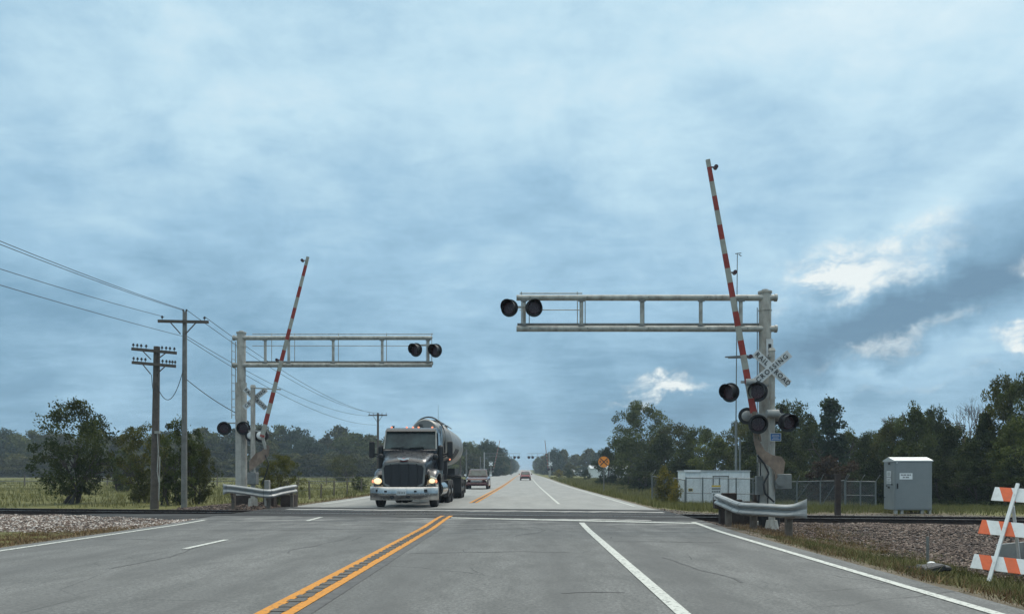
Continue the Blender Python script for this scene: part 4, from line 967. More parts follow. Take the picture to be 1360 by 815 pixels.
cabinet()
def shed():
    D = 55.0; x0 = PT(910, 0, D)[0]; x1 = PT(996, 0, D)[0]; zb = EYE+(HY-671)*D/F; zt = zr_(625.5, D); w = x1-x0; cx = (x0+x1)/2
    t = thing('equipment_shed', 'white corrugated metal shed behind the chain link gate', 'shed', (cx, D, 0)); h = w/2
    mb = B(); n = 34; pts = []
    xsplit = -h+1.05
    for i in range(n*2+1):
        x = xsplit+(h-xsplit)*i/(n*2); pts.append((x, 0 if (i//1) % 2 == 0 else -.03))
    mb.loft([[(x, y, zb) for x, y in pts], [(x, y, zt) for x, y in pts]], closed=False, caps=False)
    mb.box(-h, xsplit, -.02, .02, zb, zt); mb.box(-h, h, .03, 2.6, zb, zt-.01); mb.build('wall', 'shed', t)
    mb = B(); mb.box(-h-.06, h+.03, -.08, 2.7, zt, zt+.07); mb.build('roof', 'shed_roof', t)
    mb = B(); mb.box(-h-.08, xsplit, -.12, .0, zt-.05, zt+.09); mb.build('fascia', 'white_dot', t)
    dx = PT(957, 0, D)[0]-cx; zdt = zr_(633, D)
    mb = B(); mb.box(dx-.48, dx+.48, -.06, -.032, zb+.02, zdt); d = mb.build('door', 'shed', t)
    mb = B(); mb.box(dx-.56, dx-.485, -.08, -.032, zb, zdt+.08); mb.box(dx+.485, dx+.56, -.08, -.032, zb, zdt+.08); mb.box(dx-.56, dx+.56, -.08, -.033, zdt+.004, zdt+.09); mb.build('door_frame', 'galv_dark', t)
    mb = B(); q = PT(917, 650, D); mb.box(q[0]-cx-.15, q[0]-cx+.15, -.05, -.03, q[2]-.1, q[2]+.1); o = mb.build('warning_sign', 'yellow_sign', t)
    mb = B(); mb.box(q[0]-cx-.11, q[0]-cx+.11, -.055, -.051, q[2]-.06, q[2]+.06); mb.build('lettering', 'ink', o)
    return t
shed()
def mat_chain():
    m = bpy.data.materials.new('chain_link'); m.use_nodes = True; T = NT(m.node_tree); b = T.n['Principled BSDF']; out = T.n['Material Output']
    P = T.node('ShaderNodeTexCoord').outputs['Object']; sp = T.node('ShaderNodeSeparateXYZ', {0: P}); x, z = sp.outputs[0], sp.outputs[2]
    u = T.m('ABSOLUTE', T.m('SUBTRACT', T.m('FRACT', T.m('MULTIPLY', T.m('ADD', x, z), 11)), .5)); v = T.m('ABSOLUTE', T.m('SUBTRACT', T.m('FRACT', T.m('MULTIPLY', T.m('SUBTRACT', x, z), 11)), .5))
    k = T.m('MAXIMUM', T.m('GREATER_THAN', u, .435), T.m('GREATER_THAN', v, .435))
    b.inputs['Base Color'].default_value = (.16, .175, .18, 1); b.inputs['Metallic'].default_value = .3; b.inputs['Roughness'].default_value = .5
    T.l.new(k, b.inputs['Alpha']); return m
M['chain'] = mat_chain()
def chain_fence(label, p0, p1, h, n, barbed=1, mid=True, brace=()):
    """p0,p1: (x,y,z) foot ends"""
    p0 = Vector(p0); p1 = Vector(p1); t = thing('chain_link_fence', label, 'fence', p0, math.atan2(p1.y-p0.y, p1.x-p0.x), 'chain link fence round the shed'); L = (p1-p0).xy.length
    dz = (p1.z-p0.z)
    for i in range(n+1):
        x = L*i/n; z = dz*i/n; mb = B(); mb.cyl((x, 0, z-.2), (x, 0, z+h+.05), .045, .045, 8)
        if barbed: mb.bar((x, 0, z+h), (x+.3*barbed, -.28, z+h+.38), .04, .03)
        mb.build('post', 'fence', t)
    mb = B(); mb.cyl((0, 0, h), (L, 0, dz+h), .03, .03, 8)
    if mid: mb.cyl((0, 0, h*.45), (L, 0, dz+h*.45), .022, .022, 8)
    for a, b in brace: mb.cyl((L*a, 0, h*.05), (L*b, 0, h*.95), .025, .025, 8)
    mb.build('rail', 'fence', t)
    mb = B(); mb.add([(0, .03, .02), (L, .03, dz+.02), (L, .03, dz+h), (0, .03, h)], [(0, 1, 2, 3)]); mb.build('mesh', 'chain', t)
zf = lambda py, D: EYE+(HY-py)*D/F
chain_fence('long chain link fence right of the gate mast with barbed wire arms', PT(1000, 672, 50), PT(1122, 672, 46), 1.5, 4, 1, False, ((.05, .2), (.45, .62), (.75, .9)))
chain_fence('short chain link panel between the dark post and the grey cabinet', PT(1123, 672, 46), PT(1163, 673, 45), 1.45, 2, 1, True)
chain_fence('chain link gate panels in front of the white shed', PT(911, 671, 50), PT(1000, 672, 50), 1.75, 4, 0, True)
chain_fence('short chain link end beside the yellow leafed bush, left of the shed', PT(866, 660, 52), PT(884, 662, 56), 1.4, 1, -1, False)
chain_fence('narrow chain link return just left of the white shed', PT(895, 668, 50), PT(910, 671, 50), 1.6, 1, 0, False)
# posters on the gate
q = PT(951, 650, 49.9); t = thing('gate_notice', 'white notice with yellow header wired to the chain link gate', 'sign', (q[0]-.0, q[1], q[2]))
mb = B(); mb.box(-.29, .29, -.02, -.01, -.45, .3); mb.build('board', 'white', t)
mb = B(); mb.box(-.28, .28, -.026, -.021, .18, .29); mb.build('header', 'yellow_sign', t)
mb = B(); mb.box(-.28, .28, -.026, -.021, .02, .12)
for i in range(5): mb.box(-.27+i*.11, -.19+i*.11, -.026, -.021, -.17, -.05)
for i in range(2): mb.box(-.2+i*.25, -.08+i*.25, -.026, -.021, -.40, -.24)
mb.build('lettering', 'galv_dark', t)
# radio mast behind the shed
q = PT(977.5, 0, 58); zt_ = EYE+(HY-336)*58/F; zm = EYE+(HY-560)*58/F
t = thing('radio_mast', 'slim grey radio mast rising behind the white shed', 'mast', (q[0], 58, -.9))
B().cyl((0, 0, 0), (0, 0, zm+.9), .10, .09, 10).build('mast', 'fence', t); B().cyl((0, 0, zm+.9), (.1, 0, zt_+.9), .045, .03, 8).build('whip', 'fence', t)
B().cyl((.28, 0, 0), (.28, 0, EYE+(HY-582)*58/F+.9), .07, .07, 8).build('stub_mast', 'fence', t)
mb = B(); mb.bar((-.05, 0, zt_+.85), (.38, 0, zt_+.9), .06, .05); mb.bar((.2, 0, zt_+.8), (.4, 0, zt_+.68), .05, .05); mb.build('antenna', 'galv_dark', t)
# brown post before the fence
D = 27.5; q = PT(1112.5, 680, D); tag(B().box(-.085, .085, -.085, .085, -.3, zr_(629, D)-q[2], bev=.01).build('wooden_post', 'tie', loc=(q[0], D, q[2])), 'square dark brown post standing alone behind the rails, left of the cabinet', 'post')
# advance warning sign
D = 66; q = PT(802, 613, D); b = G(q[0], D)
t = thing('warning_sign', 'round orange railroad warning sign with black X on a post in the ditch grass', 'sign', (q[0], D, b), 0); zc_ = q[2]-b; r_ = .46
B().box(-.035, .035, .0, .05, -.2, zc_+.3).build('post', 'galv_dark', t)
o = B().cyl((0, -.004, zc_), (0, -.02, zc_), r_, r_, 32).build('plate', 'sign_orange', t)
mb = B()
for ang in (45, -45): mb.box(-r_*.93, r_*.93, -.026 if ang > 0 else -.029, -.021, -.04, .04, Matrix.Translation((0, 0, zc_)) @ Matrix.Rotation(R(ang), 4, 'Y'))
mb.build('cross_mark', 'ink', o)
for sx in (-1, 1): text_part('R', .30, 'ink', o, Matrix.Translation((sx*.29, -.024, zc_)) @ FACE, bold=.006)
# distant white barn
D = 190; q = PT(808, 633, D)
t = thing('barn', 'low white building far behind the orange warning sign', 'building', (q[0]+.5, D, G(q[0], D)-.2)); 
B().box(-4.6, 5.5, 0, 8, 0, 2.5).build('wall', 'far_white', t); B().prism([(-.3, 2.5), (4, 3.3), (8.3, 2.5)], 'x', -4.9, 5.8).build('roof', 'shed_roof', t)
D = 260; q = PT(772, 628, D); t = thing('barn', 'tiny pale building far off right of the distant crossbuck', 'building', (q[0], D, G(q[0], D)-.2)); B().box(-3, 5, 0, 6, 0, 1.7).build('wall', 'far_white', t); B().prism([(-.3, 1.7), (3, 2.4), (6.3, 1.7)], 'x', -3.2, 5.2).build('roof', 'shed_roof', t)

# barricade
def barricade():
    D = 12.5; foot = Vector(PT(1304, 768, D)); b = Vector((.70, -.70, -.055)).normalized(); lean = Vector(PT(1341, 646, 12.95))-foot; up = lean.normalized(); nrm = b.cross(up).normalized()
    if nrm.y > 0: nrm = -nrm
    t = thing('barricade', 'orange and white striped road barricade leaning back on the right shoulder', 'barricade', tuple(foot))
    LN = lean.length; w = .25
    def at(a, h, o): return tuple(b*a+up*h+nrm*o)
    for (px, py, a0) in ((1316, 658, -.20), (1300, 704, -.24), (1289, 749, -.20)):
        h = {658: LN*.905, 704: LN*.535, 749: LN*.165}[py]
        mb = B(); a = a0; i = 0; stripe = .175; sl = .12
        a_end = 2.2; 
        cuts = [a0]+list(np.arange(a0+stripe*.7, a_end, stripe))+[a_end]
        for j, (u, v) in enumerate(zip(cuts[:-1], cuts[1:])):
            mb.cur = j % 2 if py != 704 else (j+1) % 2
            def s_(q, first): return sl if (not first) else 0
            u0, u1 = (u-sl/2, u+sl/2); v0, v1 = (v-sl/2, v+sl/2)
            if j == 0: u0 = u1 = u
            if j == len(cuts)-2: v0 = v1 = v
            lo, hi = h-w/2, h+w/2
            mb.loft([[at(u1, lo, .012), at(v1, lo, .012), at(v0, hi, .012), at(u0, hi, .012)], [at(u1, lo, .03), at(v1, lo, .03), at(v0, hi, .03), at(u0, hi, .03)]])
        mb.build('board', ['bwhite', 'orange'], t)
    for a in (.12, 1.95):
        mb = B(); mb.bar(at(a, -.05, .055), at(a, LN*1.02, .055), .05, .045, tuple(nrm)); mb.cyl(at(a, LN*.9, .07), at(a, LN*.9, .085), .014, .014, 8)
        for hh in (.165, .535): mb.cyl(at(a, LN*hh, .07), at(a, LN*hh, .085), .012, .012, 8)
        mb.build('leg', 'bwhite', t)
        mb = B(); p = Vector(at(a, LN*.8, -.02)); q = p+Vector((.35, .35, 0)); q.z = -.05; mb.bar(p, q, .04, .04); mb.build('rear_leg', 'bwhite', t)
barricade()
q = PT(1350, 752, 13.4)
t = thing('sign_panel', 'plain grey sheet metal panel propped behind the barricade', 'panel', (q[0], q[1], q[2]))
mb = B(); Mx = Matrix.Rotation(R(-42), 4, 'Z') @ Matrix.Rotation(R(14), 4, 'X') @ Matrix.Rotation(R(-10), 4, 'Y'); mb.box(-.22, .9, -.012, .012, -.1, .42, Mx, bev=.004); mb.build('sheet', 'panel', t)
# debris and small bits
mb = B()
for i, (x, y, z, w, d, h, an) in enumerate(((0, 0, .05, .28, .13, .05, .3), (.18, .1, .07, .22, .12, .035, -.2), (-.12, .06, .04, .2, .16, .05, .9))):
    mb.box(-w, w, -d, d, -h, h, Matrix.Translation((x, y, z)) @ Matrix.Rotation(an, 4, 'Z') @ Matrix.Rotation(.15*(i-1), 4, 'Y'), bev=.02)
q = PT(1228, 768, 11.6); tag(mb.build('tyre_scrap', 'debris', loc=(q[0], q[1], G(q[0], q[1])+.02)), 'black slab of scrap lying in the grass near the barricade', 'debris')
q = PT(1232, 0, 15.0); tag(B().box(-.02, .02, -.02, .02, -.1, .5).build('marker_stake', 'galv_dark', loc=(q[0], 15, G(q[0], 15))), 'thin dark stake in the ballast left of the barricade', 'stake')
q = PT(1237, 0, 14.4); tag(B().ball((0, 0, 0), .07, 10, 6, (1.2, 1, .6)).build('white_stone', 'white_dot', loc=(q[0], 14.4, G(q[0], 14.4)+.05)), 'small white cap on the ballast edge near the stake', 'cap')
# pasture fences
def post_fence(label, pts, h, group, r=.05, rails=(1,), rr=.012, m='wood_post'):
    p0 = pts[0]; t = thing('pasture_fence', label, 'fence', (p0[0], p0[1], G(*p0[:2])), 0, group); L = []
    for i, (x, y) in enumerate(pts):
        z = G(x, y)-G(*p0[:2]); L.append((x-p0[0], y-p0[1], z)); hh = h*random.uniform(.85, 1.15)
        B().cyl((x-p0[0], y-p0[1], z-.2), (x-p0[0]+random.uniform(-.05, .05), y-p0[1], z+hh), r, r*.9, 7).build('post', m, t)
    for f in rails: B().tube([(a, b_, c+h*f*.9) for a, b_, c in L], rr, 5).build('rail', 'wire' if rr < .02 else 'pole_pale', t)
post_fence('weathered wooden fence crossing the left pasture', [(x, 88+.02*x) for x in np.arange(-64, -16, 3.0)], 1.15, 'pasture fences', .07, (.9, .5), .035)
post_fence('thin fence posts following the left road ditch beside the guardrail', [(-11.6-.02*(y-38), y) for y in (38, 40.5, 43, 45.5, 49, 53, 58, 64)], .95, 'pasture fences', .05, (1, .6), .008)

# ---------------------------------------------------------------- vehicles
def wheel(parent, x, y, r, w, name='wheel', side=1, rimc='chrome', dual=False):
    mb = B(); n = 28; secs = []
    prof = [(-w/2, r*.6), (-w/2, r*.88), (-w*.42, r*.97), (-w*.25, r), (w*.25, r), (w*.42, r*.97), (w/2, r*.88), (w/2, r*.6)]
    for a in np.linspace(0, 2*math.pi, n, endpoint=False): secs.append([(x+u, y+q*math.cos(a), r+q*math.sin(a)) for u, q in prof])
    secs.append(secs[0]); mb.smooth = True; mb.loft(secs, closed=False, caps=False)
    o = mb.build(name, 'rubber', parent)
    mb = B(); mb.cyl((x-w*.35, y, r), (x+w*.35, y, r), r*.62, r*.62, 20); mb.cyl((x+side*w*.35, y, r), (x+side*w*.48, y, r), r*.3, r*.2, 14)
    mb.build('rim', rimc, o); return o
def superell(cx, cz, rx, rz, n=28, e=2.0):
    out = []
    for i in range(n):
        a = 2*math.pi*i/n; c, s = math.cos(a), math.sin(a)
        out.append((cx+rx*math.copysign(abs(c)**(2/e), c), cz+rz*math.copysign(abs(s)**(2/e), s)))
    return out
def truck():
    TX, TY = -4.62, 30.0
    t = thing('tanker_truck', 'dark conventional tractor with chrome bumper pulling a silver tank trailer, headlights on', 'truck', (TX, TY, 0))
    # bumper: swept back at the ends
    mb = B(); xs = np.linspace(-1.3, 1.3, 15); z0, z1 = .30, .83
    def by(x): return .0+.30*max(0, abs(x/1.3)-.62)/.38
    mb.smooth = True
    mb.loft([[(x, by(x), z0), (x, by(x)-.03, z0+.05), (x, by(x)-.04, (z0+z1)/2), (x, by(x)-.02, z1-.04), (x, by(x)+.05, z1), (x, by(x)+.13, z1-.02), (x, by(x)+.13, z0)] for x in xs])
    bump = mb.build('bumper', 'chrome', t)
    mb = B()
    for x, z, w, h in ((-1.0, .66, .055, .055), (-.66, .64, .05, .035), (.47, .64, .05, .035), (.86, .66, .06, .06), (-.42, .43, .08, .05), (.20, .43, .08, .05)):
        mb.box(x-w, x+w, by(x)-.045, by(x)-.02, z-h, z+h)
    mb.build('bumper_port', 'black', bump)
    mb = B(); mb.box(-.24, .12, -.055, -.042, .50, .68, bev=.004); pl = mb.build('licence_plate', 'white', bump)
    mb = B()
    for i in range(5): mb.box(-.2+i*.06, -.165+i*.06, -.06, -.056, .55, .62)
    mb.build('lettering', 'galv_dark', pl)
    # hood, lofted front to cowl
    secs = []
    for y, hw, zt, zs, zb in ((.18, .78, 1.70, 1.52, .80), (.24, .82, 1.80, 1.62, .80), (.6, .87, 1.92, 1.74, .85), (1.1, .93, 2.06, 1.86, .9), (1.55, .99, 2.17, 1.96, .95), (1.85, 1.05, 2.24, 2.02, 1.0)):
        secs.append([(-hw, y, zb), (-hw, y, zs), (-hw*.93, y, (zs+zt)/2+.04), (-hw*.72, y, zt-.02), (-hw*.3, y, zt+.03), (hw*.3, y, zt+.03), (hw*.72, y, zt-.02), (hw*.93, y, (zs+zt)/2+.04), (hw, y, zs), (hw, y, zb)])
    mb = B(); mb.smooth = True; mb.loft(secs); hood = mb.build('hood', 'truck', t)
    # grille
    mb = B(); g = [(-.78, 1.52), (-.70, 1.66), (-.35, 1.71), (.35, 1.71), (.70, 1.66), (.78, 1.52), (.73, .92), (.45, .79), (-.45, .79), (-.73, .92)]
    mb.prism(g, 'y', .145, .178); gr = mb.build('grille', 'grille', t)
    mb = B()
    for x in (-.50, -.17, .17, .50): mb.box(x-.022, x+.022, .11, .144, .81, 1.69)
    mb.build('grille_bar', 'truck_mid', gr)
    mb = B()
    for a, b in zip(g, g[1:]+g[:1]): mb.bar((a[0]*1.03, .15, a[1]), (b[0]*1.03, .15, b[1]), .07, .05, (0, 1, 0))
    mb.build('grille_surround', 'galv_dark', gr)
    mb = B(); mb.cyl((-.04, .17, 1.80), (-.04, .10, 1.78), .0, .0, 3) if False else None
    mb.ball((0, .17, 1.84), .17, 16, 8, (1, .35, .42)); em = mb.build('emblem', 'red_car', hood)
    mb = B(); mb.prism([(-.24, 1.93), (0, 1.88), (.24, 1.93), (.19, 1.85), (0, 1.81), (-.19, 1.85)], 'y', .08, .11); mb.build('emblem_wings', 'white_dot', em)
    # fenders
    for s in (-1, 1):
        secs = []
        for a in np.linspace(R(-8), R(172), 14):
            r_ = .66; cy, cz = 1.18, .62; y = cy-math.cos(a)*(r_+.24 if a < R(90) else r_+.05); z = cz+math.sin(a)*(r_+.18)
            fr = max(0, math.cos(a))
            xi = s*(.70); xo = s*(1.27-.10*fr)
            secs.append([(xi, y, z+.05), (s*.95, y, z+.08), (xo-s*.08, y, z+.03), (xo, y, z-.06), (xo, y+.02, z-.13), (xo-s*.03, y+.02, z-.12), (xi, y+.04, z-.06)])
        mb = B(); mb.smooth = True; mb.loft(secs); fe = mb.build('fender', 'truck', t)
        mb = B(); mb.smooth = True
        mb.loft([[(s*(.73), .235, .90), (s*.71, .215, 1.22), (s*.78, .215, 1.27)], [(s*1.0, .25, .87), (s*1.0, .25, 1.2), (s*1.0, .25, 1.26)], [(s*1.23, .42, .88), (s*1.23, .40, 1.10), (s*1.22, .40, 1.14)]], closed=True)
        mb.loft([[(s*.7, .24, .80), (s*.7, .24, .90), (s*.7, .5, .9), (s*.7, .5, .8)], [(s*1.25, .46, .80), (s*1.25, .46, .9), (s*1.25, .8, .9), (s*1.25, .8, .80)]])
        hl = mb.build('headlight', 'lampglass', fe)
        c = (s*1.0 if s < 0 else s*1.07, .235, 1.03)
        B().ball(c, .135 if s < 0 else .10, 14, 8, (1.15, .3, .85)).build('lit_lens', 'lit' if s < 0 else 'lit', hl)
        B().ball((s*1.22, .37, 1.02), .06, 10, 6, (.6, .6, 1)).build('turn_signal', 'amber', hl)
        # chrome fender trim as in the photo: bright reflective crown
        wheel(t, s*1.05, 1.18, .52, .30, side=s)
    # cab
    def rect(y, hw, z0, z1, hb=None):
        hb = hb or hw; return [(-hb, y, z0), (hb, y, z0), (hw, y, z1), (-hw, y, z1)]
    mb = B(); mb.loft([rect(1.86, 1.08, .95, 2.24), rect(3.55, 1.10, .95, 2.24)])
    # upper shell with raked screen
    up = []
    for y, z, hw in ((1.80, 2.241, 1.07), (1.86, 2.30, 1.07), (2.16, 3.06, 1.03), (2.24, 3.14, 1.0), (2.6, 3.20, 1.0), (3.5, 3.18, 1.0), (3.56, 3.10, 1.01), (3.56, 2.241, 1.08)):
        up.append((y, z, hw))
    L_ = [(-hw, y, z) for y, z, hw in up]; Rr = [(hw, y, z) for y, z, hw in up]
    mb.loft([L_, Rr]); mb.build('cab', 'truck', t)
    mb = B(); d = Vector((0, 2.16-1.86, 3.06-2.30)).normalized(); n_ = Vector((0, -d.z, d.y))
    def sc(x, f, o=.012): p = Vector((0, 1.86, 2.30)).lerp(Vector((0, 2.16, 3.06)), f)+n_*o; return (x, p.y, p.z)
    mb.smooth = False
    mb.loft([[sc(-1.02, .02), sc(-.98, .99), sc(-.98, .99, .002), sc(-1.02, .02, .002)], [sc(0, .02, .05), sc(0, .99, .05), sc(0, .99, .002), sc(0, .02, .002)], [sc(1.02, .02), sc(.98, .99), sc(.98, .99, .002), sc(1.02, .02, .002)]])
    ws = mb.build('windshield', 'shieldg', t)
    mb = B()
    for x0, x1 in ((-.75, -.25), (.0, .55)): mb.bar(sc(x0, .03, .06), sc(x1, .07, .065), .02, .03)
    mb.build('wiper', 'black', ws)
    mb = B(); mb.bar(sc(-1.05, .0, .02), sc(-1.01, 1, .02), .05, .04); mb.bar(sc(1.05, .0, .02), sc(1.01, 1, .02), .05, .04); mb.build('windshield_pillar', 'galv', t)
    mb = B(); mb.loft([[(-1.0, 2.04, 3.08), (-1.0, 1.98, 3.02), (-1.0, 2.2, 3.16)], [(1.0, 2.04, 3.08), (1.0, 1.98, 3.02), (1.0, 2.2, 3.16)]]); mb.build('sun_visor', 'truck', t)
    for x in (-.82, -.2, .05, .28, .84):
        B().ball((x, 2.3, 3.20), .045, 8, 6, (1, 1, .8)).build('marker_light', 'amber', t)
    for s in (-1, 1):
        mb = B(); mb.box(s*1.10-.01, s*1.10+.01, 2.15, 3.35, 1.1, 2.2) ; d_ = mb.build('door', 'truck', t)
        mb = B(); mb.loft([[(s*1.078, 2.28, 2.34), (s*1.078, 3.2, 2.34), (s*1.04, 3.15, 3.0), (s*1.04, 2.42, 3.0)], [(s*1.10, 2.28, 2.34), (s*1.10, 3.2, 2.34), (s*1.06, 3.15, 3.0), (s*1.06, 2.42, 3.0)]]); mb.build('side_window', 'glass', d_)
        B().bar((s*1.05, 3.0, 1.9), (s*1.05, 3.2, 1.9), .03, .04).build('handle', 'chrome', d_)
        # mirrors
        mb = B(); mb.box(s*1.58-.10, s*1.58+.12, 1.95, 2.07, 1.96, 2.62, bev=.03); mi = mb.build('mirror', 'black', t)
        mb = B(); mb.bar((s*1.03, 2.1, 2.0), (s*1.5, 2.02, 2.12), .05, .06); mb.bar((s*1.03, 2.1, 1.85), (s*1.5, 2.02, 2.05), .04, .04); mb.build('mirror_arm', 'black', mi)
        mb = B(); mb.ball((s*1.08, 1.3, 1.98), .12, 12, 8, (1, .6, 1)); mb.bar((s*.85, 1.3, 1.75), (s*1.06, 1.32, 1.95), .03, .03); mb.build('fender_mirror', 'black', t)
        mb = B(); mb.cyl((s*1.2, 2.05, 1.45), (s*1.2, 2.05, 2.35), .12, .12, 16); mb.ball((s*1.2, 2.05, 2.35), .12, 12, 6); mb.build('air_cleaner', 'truck_mid', t)
        mb = B(); mb.cyl((s*1.02, 3.85, 1.2), (s*1.02, 3.85, 3.0), .10, .10, 14); mb.cyl((s*1.02, 3.85, 3.0), (s*1.02, 3.85, 3.35), .065, .065, 12); mb.build('exhaust_stack', 'chrome' if s > 0 else 'truck_mid', t)
        mb = B(); mb.cyl((s*1.0, 2.2, .68), (s*1.0, 4.2, .68), .31, .31, 22); mb.build('fuel_tank', 'chrome', t)
        for k_, y in enumerate((5.9, 7.2)):
            wheel(t, s*1.1, y, .52, .26, side=s); wheel(t, s*.80, y, .52, .26, side=s)
        for y in (12.6, 13.85):
            wheel(t, s*1.12, y, .52, .26, side=s); wheel(t, s*.82, y, .52, .26, side=s)
        mb = B(); mb.box(s*1.0-.28, s*1.0+.28, 14.6, 14.62, .25, 1.0); mb.box(s*.98-.27, s*.98+.27, 11.9, 14.7, 1.16, 1.22, bev=.01); mb.box(s*.98-.27, s*.98+.27, 11.85, 11.9, .30, 1.20); mb.build('mud_flap', 'truck_mid', t)
        mb = B(); mb.box(s*.98-.28, s*.98+.28, 11.75, 11.84, 1.14, 1.26, bev=.01); mb.build('fender_lip', 'chrome', t)
        mb = B(); mb.box(s*1.06-.16, s*1.06+.16, 5.1, 5.3, .3, 1.0); mb.build('quarter_fender', 'black', t)
    mb = B(); mb.box(-.42, .42, .7, 8.0, .65, .95); mb.box(-.5, .5, .45, .7, .3, .62); mb.box(-.9, .9, .5, 1.8, .45, .6); mb.box(-.35, .35, 3.5, 4.6, .9, 2.4); mb.build('chassis', 'truck_mid', t)
    mb = B(); mb.box(-.5, .5, 6.6, 15.3, 1.02, 1.3); mb.box(-1.0, 1.0, 6.8, 7.1, 1.3, 1.9); mb.box(-.9, .9, 12.0, 14.5, 1.25, 1.6); mb.box(-.95, .95, 15.3, 15.45, .45, .6)
    for s in (-1, 1): mb.box(s*.7-.06, s*.7+.06, 9.0, 9.15, .35, 1.8)
    mb.build('trailer_frame', 'truck_mid', t)
    # tank: small dished front, cone, long barrel
    mb = B(); mb.smooth = True; secs = []
    for y, r_, cz in ((6.60, .56, 3.23), (6.66, .63, 3.22), (6.9, .72, 3.13), (9.0, 1.0, 2.86), (9.05, 1.03, 2.86), (9.2, 1.03, 2.86), (9.25, 1.0, 2.86), (16.4, 1.0, 2.80), (16.7, .9, 2.80), (16.95, .5, 2.8), (17, .1, 2.8)):
        secs.append([(r_*math.cos(a), y, cz+r_*math.sin(a)) for a in np.linspace(0, 2*math.pi, 36, endpoint=False)])
    mb.loft(secs); tank = mb.build('tank', 'alu', t)
    text_part('FL', .24, 'ink', tank, Matrix.Translation((-.16, 6.59, 3.50)) @ FACE, bold=.008)
    mb = B(); pts = [(.80*math.cos(a), 7.7+.25*math.sin(a), 3.05+.98*max(0, math.sin(a))) for a in np.linspace(0, math.pi, 15)]
    mb.tube([(.80, 7.7, 2.3)]+pts+[(-.80, 7.7, 2.3)], .035, 8); mb.build('rollover_hoop', 'black', tank)
    mb = B()
    for y in (10.2, 12.4, 14.6): mb.cyl((0, y, 3.75), (0, y, 3.98), .26, .26, 18); mb.cyl((0, y, 3.98), (0, y, 4.02), .3, .3, 18)
    mb.build('hatch', 'alu', tank)
    mb = B()
    for s in (-1, 1): mb.tube([(s*.35, 8.6, 3.93), (s*.35, 16.0, 3.93)], .025, 6)
    mb.cyl((.35, 9.0, 3.9), (.35, 9.0, 4.7), .01, .006, 5); mb.build('roof_rail', 'galv_dark', tank)
    for y in (10.6, 11.35, 12.1):
        mb = B(); mb.smooth = True; secs = []
        for a in np.linspace(R(-75), R(-12), 10):
            yy = y+.9*(a+R(75)); secs.append([(1.012*math.cos(a), yy, 2.84+1.012*math.sin(a)), (1.03*math.cos(a), yy, 2.84+1.03*math.sin(a)), (1.03*math.cos(a), yy+.34, 2.84+1.03*math.sin(a)), (1.012*math.cos(a), yy+.34, 2.84+1.012*math.sin(a))])
        mb.loft(secs); mb.build('stripe', 'black', tank)
    B().ball((1.0, 8.2, 2.0), .04, 8, 6).build('marker_light', 'amber', t)
truck()

